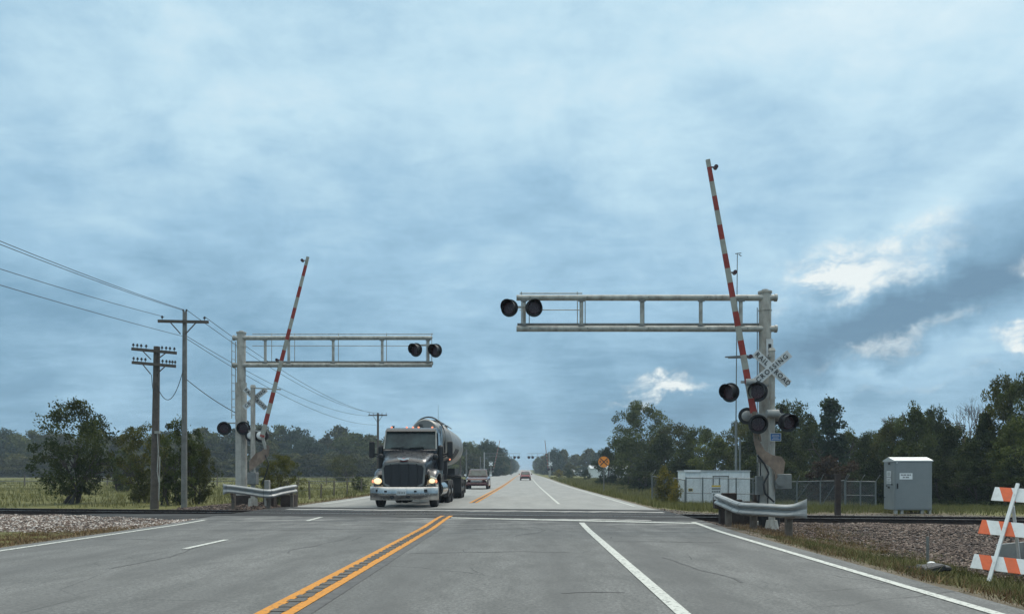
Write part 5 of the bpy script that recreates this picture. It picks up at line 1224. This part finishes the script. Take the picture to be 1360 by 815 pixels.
def car(label, x, y, z, heading, W, H, L, kind, paint, name, cat='car', rear=False):
    """local: front towards -Y"""
    t = thing(name, label, cat, (x, y, z), heading); h = W/2
    hood = H*.60; belt = H*.62
    secs = []
    for yy, hw, zb, zt in ((-L/2, h*.82, .38, hood*.78), (-L/2+.12, h*.93, .3, hood*.90), (-L/2+.5, h, .28, hood*.97), (-L*.2, h, .28, belt), (L*.3, h, .28, belt*1.03), (L/2-.15, h*.97, .3, belt*1.03), (L/2, h*.88, .4, belt*.96)):
        secs.append([(-hw, yy, zb), (-hw, yy, zt*.55), (-hw*.985, yy, zt*.86), (-hw*.88, yy, zt), (hw*.88, yy, zt), (hw*.985, yy, zt*.86), (hw, yy, zt*.55), (hw, yy, zb)])
    mb = B(); mb.loft(secs); body = mb.build('body', paint, t)
    ya, yb, yc, yd = (-L*.24, -L*.10, L*.30, L*.44) if kind != 'pickup' else (-L*.2, -L*.08, L*.14, L*.2)
    mb = B(); up = [(ya, belt-.03, h*.86), (yb, H-.05, h*.72), (yb+.2, H, h*.70), (yc-.1, H, h*.70), (yc, H-.05, h*.70), (yd, belt-.03, h*.86)]
    mb.loft([[(-w_, y_, z_) for y_, z_, w_ in up], [(w_, y_, z_) for y_, z_, w_ in up]]); mb.build('roof', paint, t)
    def glass(p, q, wp, wq, nm):
        mb = B(); P_ = Vector((0, *p)); Q_ = Vector((0, *q)); d = (Q_-P_).normalized(); n = Vector((0, -d.z, d.y)); 
        if (n.y > 0) != (p[0] > 0): n = -n
        a = P_.lerp(Q_, .08)+n*.015; b_ = P_.lerp(Q_, .94)+n*.015
        mb.loft([[(-wp, a.y, a.z), (wp, a.y, a.z), (wq, b_.y, b_.z), (-wq, b_.y, b_.z)], [(-wp, a.y-n.y*.02, a.z-n.z*.02), (wp, a.y-n.y*.02, a.z-n.z*.02), (wq, b_.y-n.y*.02, b_.z-n.z*.02), (-wq, b_.y-n.y*.02, b_.z-n.z*.02)]])
        mb.build(nm, 'shieldg', t)
    glass((ya, belt), (yb, H-.05), h*.80, h*.68, 'windshield'); glass((yd, belt), (yc, H-.05), h*.80, h*.66, 'rear_window')
    for s in (-1, 1):
        mb = B(); mb.loft([[(s*(h*.85), ya+.25, belt+.02), (s*(h*.85), yd-.25, belt+.02), (s*h*.735, yc-.05, H-.1), (s*h*.735, yb+.08, H-.1)], [(s*(h*.85+.02), ya+.25, belt+.02), (s*(h*.85+.02), yd-.25, belt+.02), (s*(h*.735+.02), yc-.05, H-.1), (s*(h*.735+.02), yb+.08, H-.1)]]); mb.build('side_window', 'glass', t)
        for yy in (-L*.31, L*.30): wheel(t, s*(h-.12), yy, .36, .24, side=s, rimc='galv')
        mb = B(); mb.box(s*(h+.12)-.09, s*(h+.12)+.09, ya+.1, ya+.28, belt+.02, belt+.2, bev=.02); mb.build('mirror', 'white_dot' if not rear else paint, t)
        mb = B(); mb.box(s*h*.74-.16, s*h*.74+.16, -L/2-.0, -L/2+.16, hood*.60, hood*.76, bev=.02); mb.build('headlight', 'lampglass', t)
        mb = B(); mb.box(s*h*.80-.14, s*h*.80+.14, L/2-.12, L/2+.02, belt*.72, belt*.92, bev=.02); mb.build('tail_light', 'tail' if rear else 'red_car', t)
    mb = B(); mb.box(-h*.5, h*.5, -L/2-.03, -L/2+.05, hood*.58, hood*.76, bev=.01); mb.build('grille', 'chrome' if kind == 'pickup' else 'black', t)
    mb = B(); mb.box(-h*.85, h*.85, -L/2-.07, -L/2+.1, .34, .52, bev=.03); mb.box(-h*.85, h*.85, L/2-.1, L/2+.06, .34, .55, bev=.03); mb.build('bumper', 'truck_mid' if kind != 'pickup' else paint, t)
    mb = B(); mb.box(-.2, .2, L/2+.02, L/2+.035, belt*.62, belt*.62+.13); mb.build('licence_plate', 'white', t)
    return t
car('dark red pickup with silvery windshield following the tanker truck', -4.1, 70, .0, 0, 1.98, 1.72, 5.3, 'pickup', 'red_paint', 'pickup_truck', 'pickup')
car('small red car driving away ahead with tail lights showing', 0.1, 135, float(zr(135)), 0, 1.85, 1.5, 4.5, 'car', 'red_car', 'red_car', 'car', rear=True)
car('tiny dark car beyond the red car near the crest', .8, 330, float(zr(330)), 0, 1.85, 1.55, 4.5, 'car', 'truck', 'distant_car', 'car', rear=True)

# ---------------------------------------------------------------- trees
def mat_leaf(name, dark, mid, light, rough=.75):
    m = bpy.data.materials.new(name); m.use_nodes = True; T = NT(m.node_tree); b = T.n['Principled BSDF']; out = T.n['Material Output']
    a = T.node('ShaderNodeAttribute', attribute_name='tone').outputs['Fac']; oi = T.node('ShaderNodeObjectInfo').outputs['Random']
    f = T.m('ADD', T.m('MULTIPLY', a, .66), T.m('MULTIPLY', oi, .34))
    c = T.ramp(f, [(.05, dark), (.5, mid), (1.0, light)])
    T.l.new(c, b.inputs['Base Color']); b.inputs['Roughness'].default_value = rough; b.inputs['Specular IOR Level'].default_value = .15
    tr = T.node('ShaderNodeBsdfTranslucent', {0: c}); mx = T.node('ShaderNodeMixShader', {0: .25}); T.l.new(b.outputs[0], mx.inputs[1]); T.l.new(tr.outputs[0], mx.inputs[2]); T.l.new(mx.outputs[0], out.inputs[0]); return m
M['leaf'] = mat_leaf('leaf_green', (.018, .024, .008), (.065, .082, .021), (.16, .175, .045))
M['leaf_dark'] = mat_leaf('leaf_dark_green', (.012, .018, .007), (.04, .054, .016), (.105, .118, .033))
M['leaf_olive'] = mat_leaf('leaf_olive', (.022, .024, .008), (.075, .08, .02), (.175, .165, .045))
M['leaf_blue'] = mat_leaf('leaf_cedar', (.02, .034, .022), (.038, .06, .034), (.065, .09, .045))
M['leaf_brown'] = mat_leaf('leaf_brown', (.03, .02, .014), (.06, .04, .024), (.10, .07, .035))
M['leaf_yellow'] = mat_leaf('leaf_yellow', (.05, .06, .02), (.13, .12, .03), (.38, .28, .04))
M['bark'] = mat('bark', (.055, .045, .038), .95, 0, .3, 8, .4, 30)
M['bark_pale'] = mat('bare_branch', (.11, .09, .08), .95, 0, .3, 8)
def tree_meshes(seed, H, W, base, nclump, per, leaf, lsize, style='round', clump=.16, trunks=1, gap=0.0):
    """returns (trunk mesh, crown mesh) for a tree H tall, W wide; crown starts at 'base' (fraction)"""
    r = np.random.default_rng(seed); mb = B(); tips = []
    def limb(p, d, L, rad, depth):
        q = p+d*L; mb.cyl(p, q, rad, rad*.62, 6, False)
        if depth == 0: tips.append(q); return
        for _ in range(r.integers(2, 4)):
            nd = (d+Vector(r.normal(0, .5, 3))+Vector((0, 0, .12))).normalized(); limb(q, nd, L*r.uniform(.6, .8), rad*.6, depth-1)
    for k in range(trunks):
        sp = .35 if trunks > 1 else .05
        d = Vector((r.normal(0, sp), r.normal(0, sp), 1)).normalized(); p = Vector((r.normal(0, .08*trunks), r.normal(0, .08*trunks), -.1)); limb(p, d, H*max(.18, base*.9), H*.022, 0)
        q = p+d*H*max(.18, base*.9)
        for _ in range(3 if trunks == 1 else 2):
            nd = (d+Vector((r.normal(0, .45), r.normal(0, .45), .2))).normalized(); limb(q, nd, H*.24, H*.014, 2)
    # clumps inside an irregular envelope
    C = []; ph = r.uniform(0, 6.28, 6)
    while len(C) < nclump:
        u = r.uniform(0, 1); a = r.uniform(0, 6.28)
        if style == 'round': env = math.sqrt(max(0, 1-(2*u-1.0)**2))**.8*(1 if u > .4 else .9)
        elif style == 'bush': env = (1-u**5)*(.85+.15*math.sin(u*9+ph[0]))
        elif style == 'cone': env = (1-u)**.75*(.75+.25*math.sin(u*22+ph[1]))+.05
        elif style == 'upright': env = (1-u**3)*(.55+.35*u)
        else: env = 1
        env *= 1+.25*math.sin(2*a+ph[2])+.18*math.sin(3*a+ph[3]+u*5)+.15*math.sin(5*a+u*9+ph[4])
        rad = env*W/2*math.sqrt(r.uniform(.15, 1)); z = H*(base+(1-base)*u)
        z += H*.05*math.sin(3*a+ph[5])*u
        C.append((rad*math.cos(a), rad*math.sin(a), z))
    C = np.array(C); nC = len(C); cr = W*clump*r.uniform(.5, 1.25, nC)
    tone_c = r.uniform(0, 1, nC)
    idx = np.repeat(np.arange(nC), per); n = len(idx)
    dirs = r.normal(0, 1, (n, 3)); dirs /= np.linalg.norm(dirs, axis=1)[:, None]
    pos = C[idx]+dirs*(cr[idx]*r.uniform(.25, 1, n)**.6)[:, None]*np.array([1, 1, .72])
    strag = r.uniform(0, 1, n) < .04; pos[strag] += dirs[strag]*(cr[idx][strag]*.35)[:, None]
    pos[:, 2] = np.maximum(pos[:, 2], .02)
    a = r.normal(0, 1, (n, 3)); a /= np.linalg.norm(a, axis=1)[:, None]; b = np.cross(a, r.normal(0, 1, (n, 3))); b /= np.linalg.norm(b, axis=1)[:, None]
    s = lsize*r.uniform(.5, 1.35, n)[:, None]
    P = np.stack([pos-a*s, pos-b*s*.55, pos+a*s, pos+b*s*.55], 1).reshape(-1, 3)
    tone = np.clip(tone_c[idx]*.6+r.uniform(0, .4, n), 0, 1)
    crown = np_mesh('crown', P, 4, M[leaf], attr=tone)
    tr = bpy.data.meshes.new('trunk'); tr.from_pydata(mb.v, [], mb.f); tr.materials.append(M['bark']); tr.update()
    return tr, crown, H, W
V = {}
V['oak_a'] = tree_meshes(1, 9, 8, .16, 150, 120, 'leaf', .125, 'round', .11)
V['oak_b'] = tree_meshes(2, 9, 7, .12, 140, 120, 'leaf_olive', .125, 'round', .11)
V['scrub_a'] = tree_meshes(3, 7, 7, .0, 130, 110, 'leaf_dark', .12, 'bush', .12)
V['scrub_b'] = tree_meshes(4, 7, 6.5, .0, 130, 110, 'leaf', .12, 'bush', .12)
V['cedar'] = tree_meshes(5, 8, 5, .02, 120, 90, 'leaf_blue', .13, 'cone', .12)
V['brown'] = tree_meshes(6, 5, 5, .0, 90, 70, 'leaf_brown', .15, 'bush')
V['near_a'] = tree_meshes(17, 4.4, 3.9, .10, 105, 115, 'leaf_dark', .065, 'round', .13, 5)
V['near_b'] = tree_meshes(8, 3.8, 3.4, .04, 120, 95, 'leaf_olive', .06, 'round', .11, 4)
V['near_c'] = tree_meshes(12, 3.6, 3.2, .05, 110, 95, 'leaf', .06, 'round', .105, 5)
V['yellow'] = tree_meshes(9, 2.6, 2.6, .0, 70, 60, 'leaf_yellow', .09, 'bush')
V['far_a'] = tree_meshes(10, 12, 12, .05, 110, 50, 'leaf', .42, 'round', .15)
V['far_b'] = tree_meshes(11, 12, 10, .0, 110, 50, 'leaf_olive', .42, 'bush', .15)
V['far_c'] = tree_meshes(13, 12, 13, .03, 120, 50, 'leaf_blue', .42, 'round', .14)
def plant_tree(kind, px, pytop, D, wpx, label, group, name='tree', cat='tree', x=None, rot=None):
    tr, cr, H, W = V[kind]; X = (px-HX)*D/F if x is None else x; z0 = G(X, D); top = EYE+(HY-pytop)*D/F
    sz = max(.2, (top-z0)/H); sx = wpx*D/F/W
    t = thing(name, label, cat, (X, D, z0), random.uniform(0, 6.28) if rot is None else rot, group); t.scale = (sx, sx, sz)
    for nm, me in (('trunk', tr), ('crown', cr)):
        o = bpy.data.objects.new(nm, me); col.objects.link(o); o.parent = t
    return t
GR = 'dense scrub and trees behind the shed and cabinet'; gl = 'trees in the treeline across the left pasture'
# right-hand wood, back row to front
plant_tree('oak_a', 851, 540, 112, 74, 'rounded tree rising highest above the ditch grass, right of the orange sign', GR)
for kind, px, py, D, w in (('scrub_a', 806, 596, 118, 42), ('scrub_b', 835, 582, 108, 60), ('oak_b', 895, 566, 100, 70), ('scrub_a', 880, 580, 92, 70), ('oak_a', 928, 572, 85, 70), ('scrub_b', 952, 582, 78, 70)):
    plant_tree(kind, px, py, D, w, 'leafy dark green tree in the clump between the orange sign and the white shed', GR)
for kind, px, py, D, w in (('oak_b', 985, 562, 82, 64), ('scrub_a', 1000, 575, 72, 70), ('oak_a', 1050, 541, 74, 74), ('scrub_b', 1040, 572, 66, 80), ('oak_b', 1012, 552, 78, 60), ('scrub_a', 1078, 560, 70, 60)):
    plant_tree(kind, px, py, D, w, 'dense green tree in the wood directly behind the right crossing mast', GR)
plant_tree('cedar', 1104, 534, 66, 78, 'blue green cedar with layered outline left of the grey cabinet', GR, 'cedar_tree')
for px, py, D, w in ((1100, 610, 58, 60), (1132, 616, 60, 40)):
    plant_tree('brown', px, py, D, w, 'brownish bush at the foot of the wood behind the chain link fence', GR, 'bush', 'bush')
for kind, px, py, D, w in (('scrub_a', 1150, 582, 62, 62), ('scrub_b', 1128, 574, 72, 60), ('oak_a', 1160, 578, 74, 60), ('oak_a', 1190, 560, 70, 60), ('scrub_b', 1232, 556, 66, 60), ('oak_b', 1265, 566, 66, 56), ('oak_b', 1185, 566, 60, 54), ('scrub_b', 1215, 543, 58, 64), ('oak_a', 1243, 548, 60, 44), ('scrub_a', 1262, 572, 55, 70), ('scrub_a', 1205, 590, 52, 90)):
    plant_tree(kind, px, py, D, w, 'dark green tree in the wood directly behind the grey cabinet', GR)
for kind, px, py, D, w in (('oak_b', 1335, 506, 50, 62), ('oak_a', 1372, 500, 48, 80), ('scrub_a', 1310, 555, 50, 70), ('scrub_b', 1350, 560, 46, 90), ('scrub_a', 1290, 586, 50, 80), ('scrub_a', 1410, 540, 45, 90), ('scrub_b', 1460, 520, 48, 90)):
    plant_tree(kind, px, py, D, w, 'tall dark green tree in the wood behind the barricade at the right edge', GR)
for px, D in ((860, 90), (900, 84), (1000, 62), (1040, 60), (1160, 52), (1250, 50), (1300, 46), (1345, 44), (1395, 44)):
    plant_tree('scrub_a', px, 612, D, 74, 'low dark bush filling the foot of the right hand wood', GR, 'bush', 'bush')
plant_tree('yellow', 882, 624, 54, 34, 'yellow leafed bush between the ditch grass and the white shed', GR, 'bush', 'bush')
plant_tree('yellow', 897, 640, 49, 16, 'small green and yellow bush against the chain link fence left of the shed', GR, 'bush', 'bush')
# bare trees
def bare(label, px, pytop, D, H, spread, depth, seed):
    r = np.random.default_rng(seed); X = (px-HX)*D/F; top = EYE+(HY-pytop)*D/F; z0 = top-H
    t = thing('bare_tree', label, 'tree', (X, D, G(X, D)), 0, 'bare trees above the right hand wood'); mb = B(); off = z0-G(X, D)
    def limb(p, d, L, rad, k):
        q = p+d*L; mb.cyl(p, q, rad, rad*.65, 5, False)
        if k == 0: return
        for _ in range(r.integers(2, 4)):
            nd = (d+Vector((r.normal(0, spread), r.normal(0, spread*.6), .10))).normalized(); limb(q, nd, L*r.uniform(.6, .85), rad*.62, k-1)
    mb.cyl((0, 0, -.2), (0, 0, off), .12, .09, 7, False)
    for _ in range(3 if depth > 3 else 1): limb(Vector((0, 0, off)), Vector((r.normal(0, spread*.6), 0, 1)).normalized(), H*.3, .06, depth)
    mb.build('trunk', 'bark_pale', t)
bare('leafless tree with fine branches left of the tall tree at the right edge', 1284, 532, 56, 4.0, .38, 5, 5)
bare('thin dead snag poking above the wood over the cabinet', 1202, 526, 62, 2.6, .12, 1, 8)
bare('short dead branches poking above the wood left of the cabinet', 1186, 545, 62, 2.2, .35, 3, 9)
# left side
plant_tree('near_a', 99, 541, 37, 98, 'multi stemmed leafy tree standing beside the rails at far left', None, rot=.6)
plant_tree('near_b', 186, 566, 38.5, 66, 'bushy sapling just left of the short dark pole', None)
plant_tree('near_c', 232, 566, 35.5, 66, 'dark bushy sapling between and behind the two wooden poles', None)
plant_tree('near_b', 262, 590, 36.5, 46, 'loose bush right of the tall slim pole', None, 'bush', 'bush')
plant_tree('near_c', 163, 600, 60, 40, 'light green small tree in the pasture behind the sapling', None)
plant_tree('near_b', 372, 604, 33.5, 48, 'dark bush right behind the left guardrail', None, 'bush', 'bush')
plant_tree('near_b', 456, 604, 120, 42, 'rounded bush alone in the pasture left of the truck', None, 'bush', 'bush')
plant_tree('near_c', 478, 634, 62, 22, 'small dark bush by the road edge just left of the truck', None, 'bush', 'bush')
kk = ['far_a', 'far_b', 'far_c']; rnd = random.Random(3)
px = -40
while px < 500:
    top = 577+rnd.uniform(-7, 9)+(3 if 100 < px < 240 else 0)-(5 if 300 < px < 400 else 0)
    plant_tree(kk[rnd.randrange(3)], px, top, rnd.uniform(205, 235), rnd.uniform(44, 66), 'tree in the continuous hazy treeline across the left pasture', gl)
    px += rnd.uniform(17, 24)
for px in range(-30, 500, 26): plant_tree('far_b', px+rnd.uniform(-6, 6), 606+rnd.uniform(-4, 4), 196, 46, 'low bush at the foot of the treeline across the left pasture', gl, 'bush', 'bush')
gm = 'roadside trees receding towards the far crossing'
lf = 'hazy tree in the row left of the far road, behind the pickup'; rf = 'hazy tree in the row right of the far road, beyond the far crossbuck'
for px, top, D, w in ((520, 582, 230, 56), (560, 584, 225, 56), (598, 590, 225, 50), (622, 590, 228, 44), (645, 588, 232, 40), (628, 604, 215, 44), (655, 592, 240, 36), (606, 606, 212, 40), (664, 603, 290, 26), (671, 607, 360, 22), (677, 609, 440, 18), (681, 610, 560, 14), (684.5, 612, 700, 9), (687, 614, 850, 7)):
    plant_tree(kk[rnd.randrange(3)], px, top, D, w, lf, gm)
for px, top, D, w in ((800, 599, 290, 34), (782, 598, 300, 34), (764, 605, 330, 30), (748, 599, 310, 26), (736, 598, 300, 26), (727, 604, 340, 20), (720, 607, 400, 17), (715, 608, 480, 14), (713.5, 610, 580, 11), (711.5, 612, 700, 8), (710.5, 614, 850, 6), (757, 616, 240, 20), (775, 620, 225, 18), (825, 600, 260, 40)):
    plant_tree(kk[rnd.randrange(3)], px, top, D, w, rf, gm)
for px, D in ((742, 190), (756, 170), (779, 150)): plant_tree('yellow' if px == 742 else 'scrub_a', px, 624, D, 14, 'small bush in the ditch left of the orange warning sign', gm, 'bush', 'bush')

# ---------------------------------------------------------------- haze
def haze():
    m = bpy.data.materials.new('haze'); m.use_nodes = True; T = NT(m.node_tree); T.n.clear()
    out = T.node('ShaderNodeOutputMaterial'); v = T.node('ShaderNodeVolumePrincipled'); v.inputs['Color'].default_value = (.72, .86, 1, 1); v.inputs['Density'].default_value = HAZE; v.inputs['Anisotropy'].default_value = 0.0
    T.l.new(v.outputs[0], out.inputs['Volume'])
    mb = B(); mb.box(-2600, 2600, -70, 4100, -3, 22)
    o = mb.build('haze', m); tag(o, 'thin blue haze over the far fields and treelines', 'haze', kind='stuff')
HAZE = 0.0005
haze()
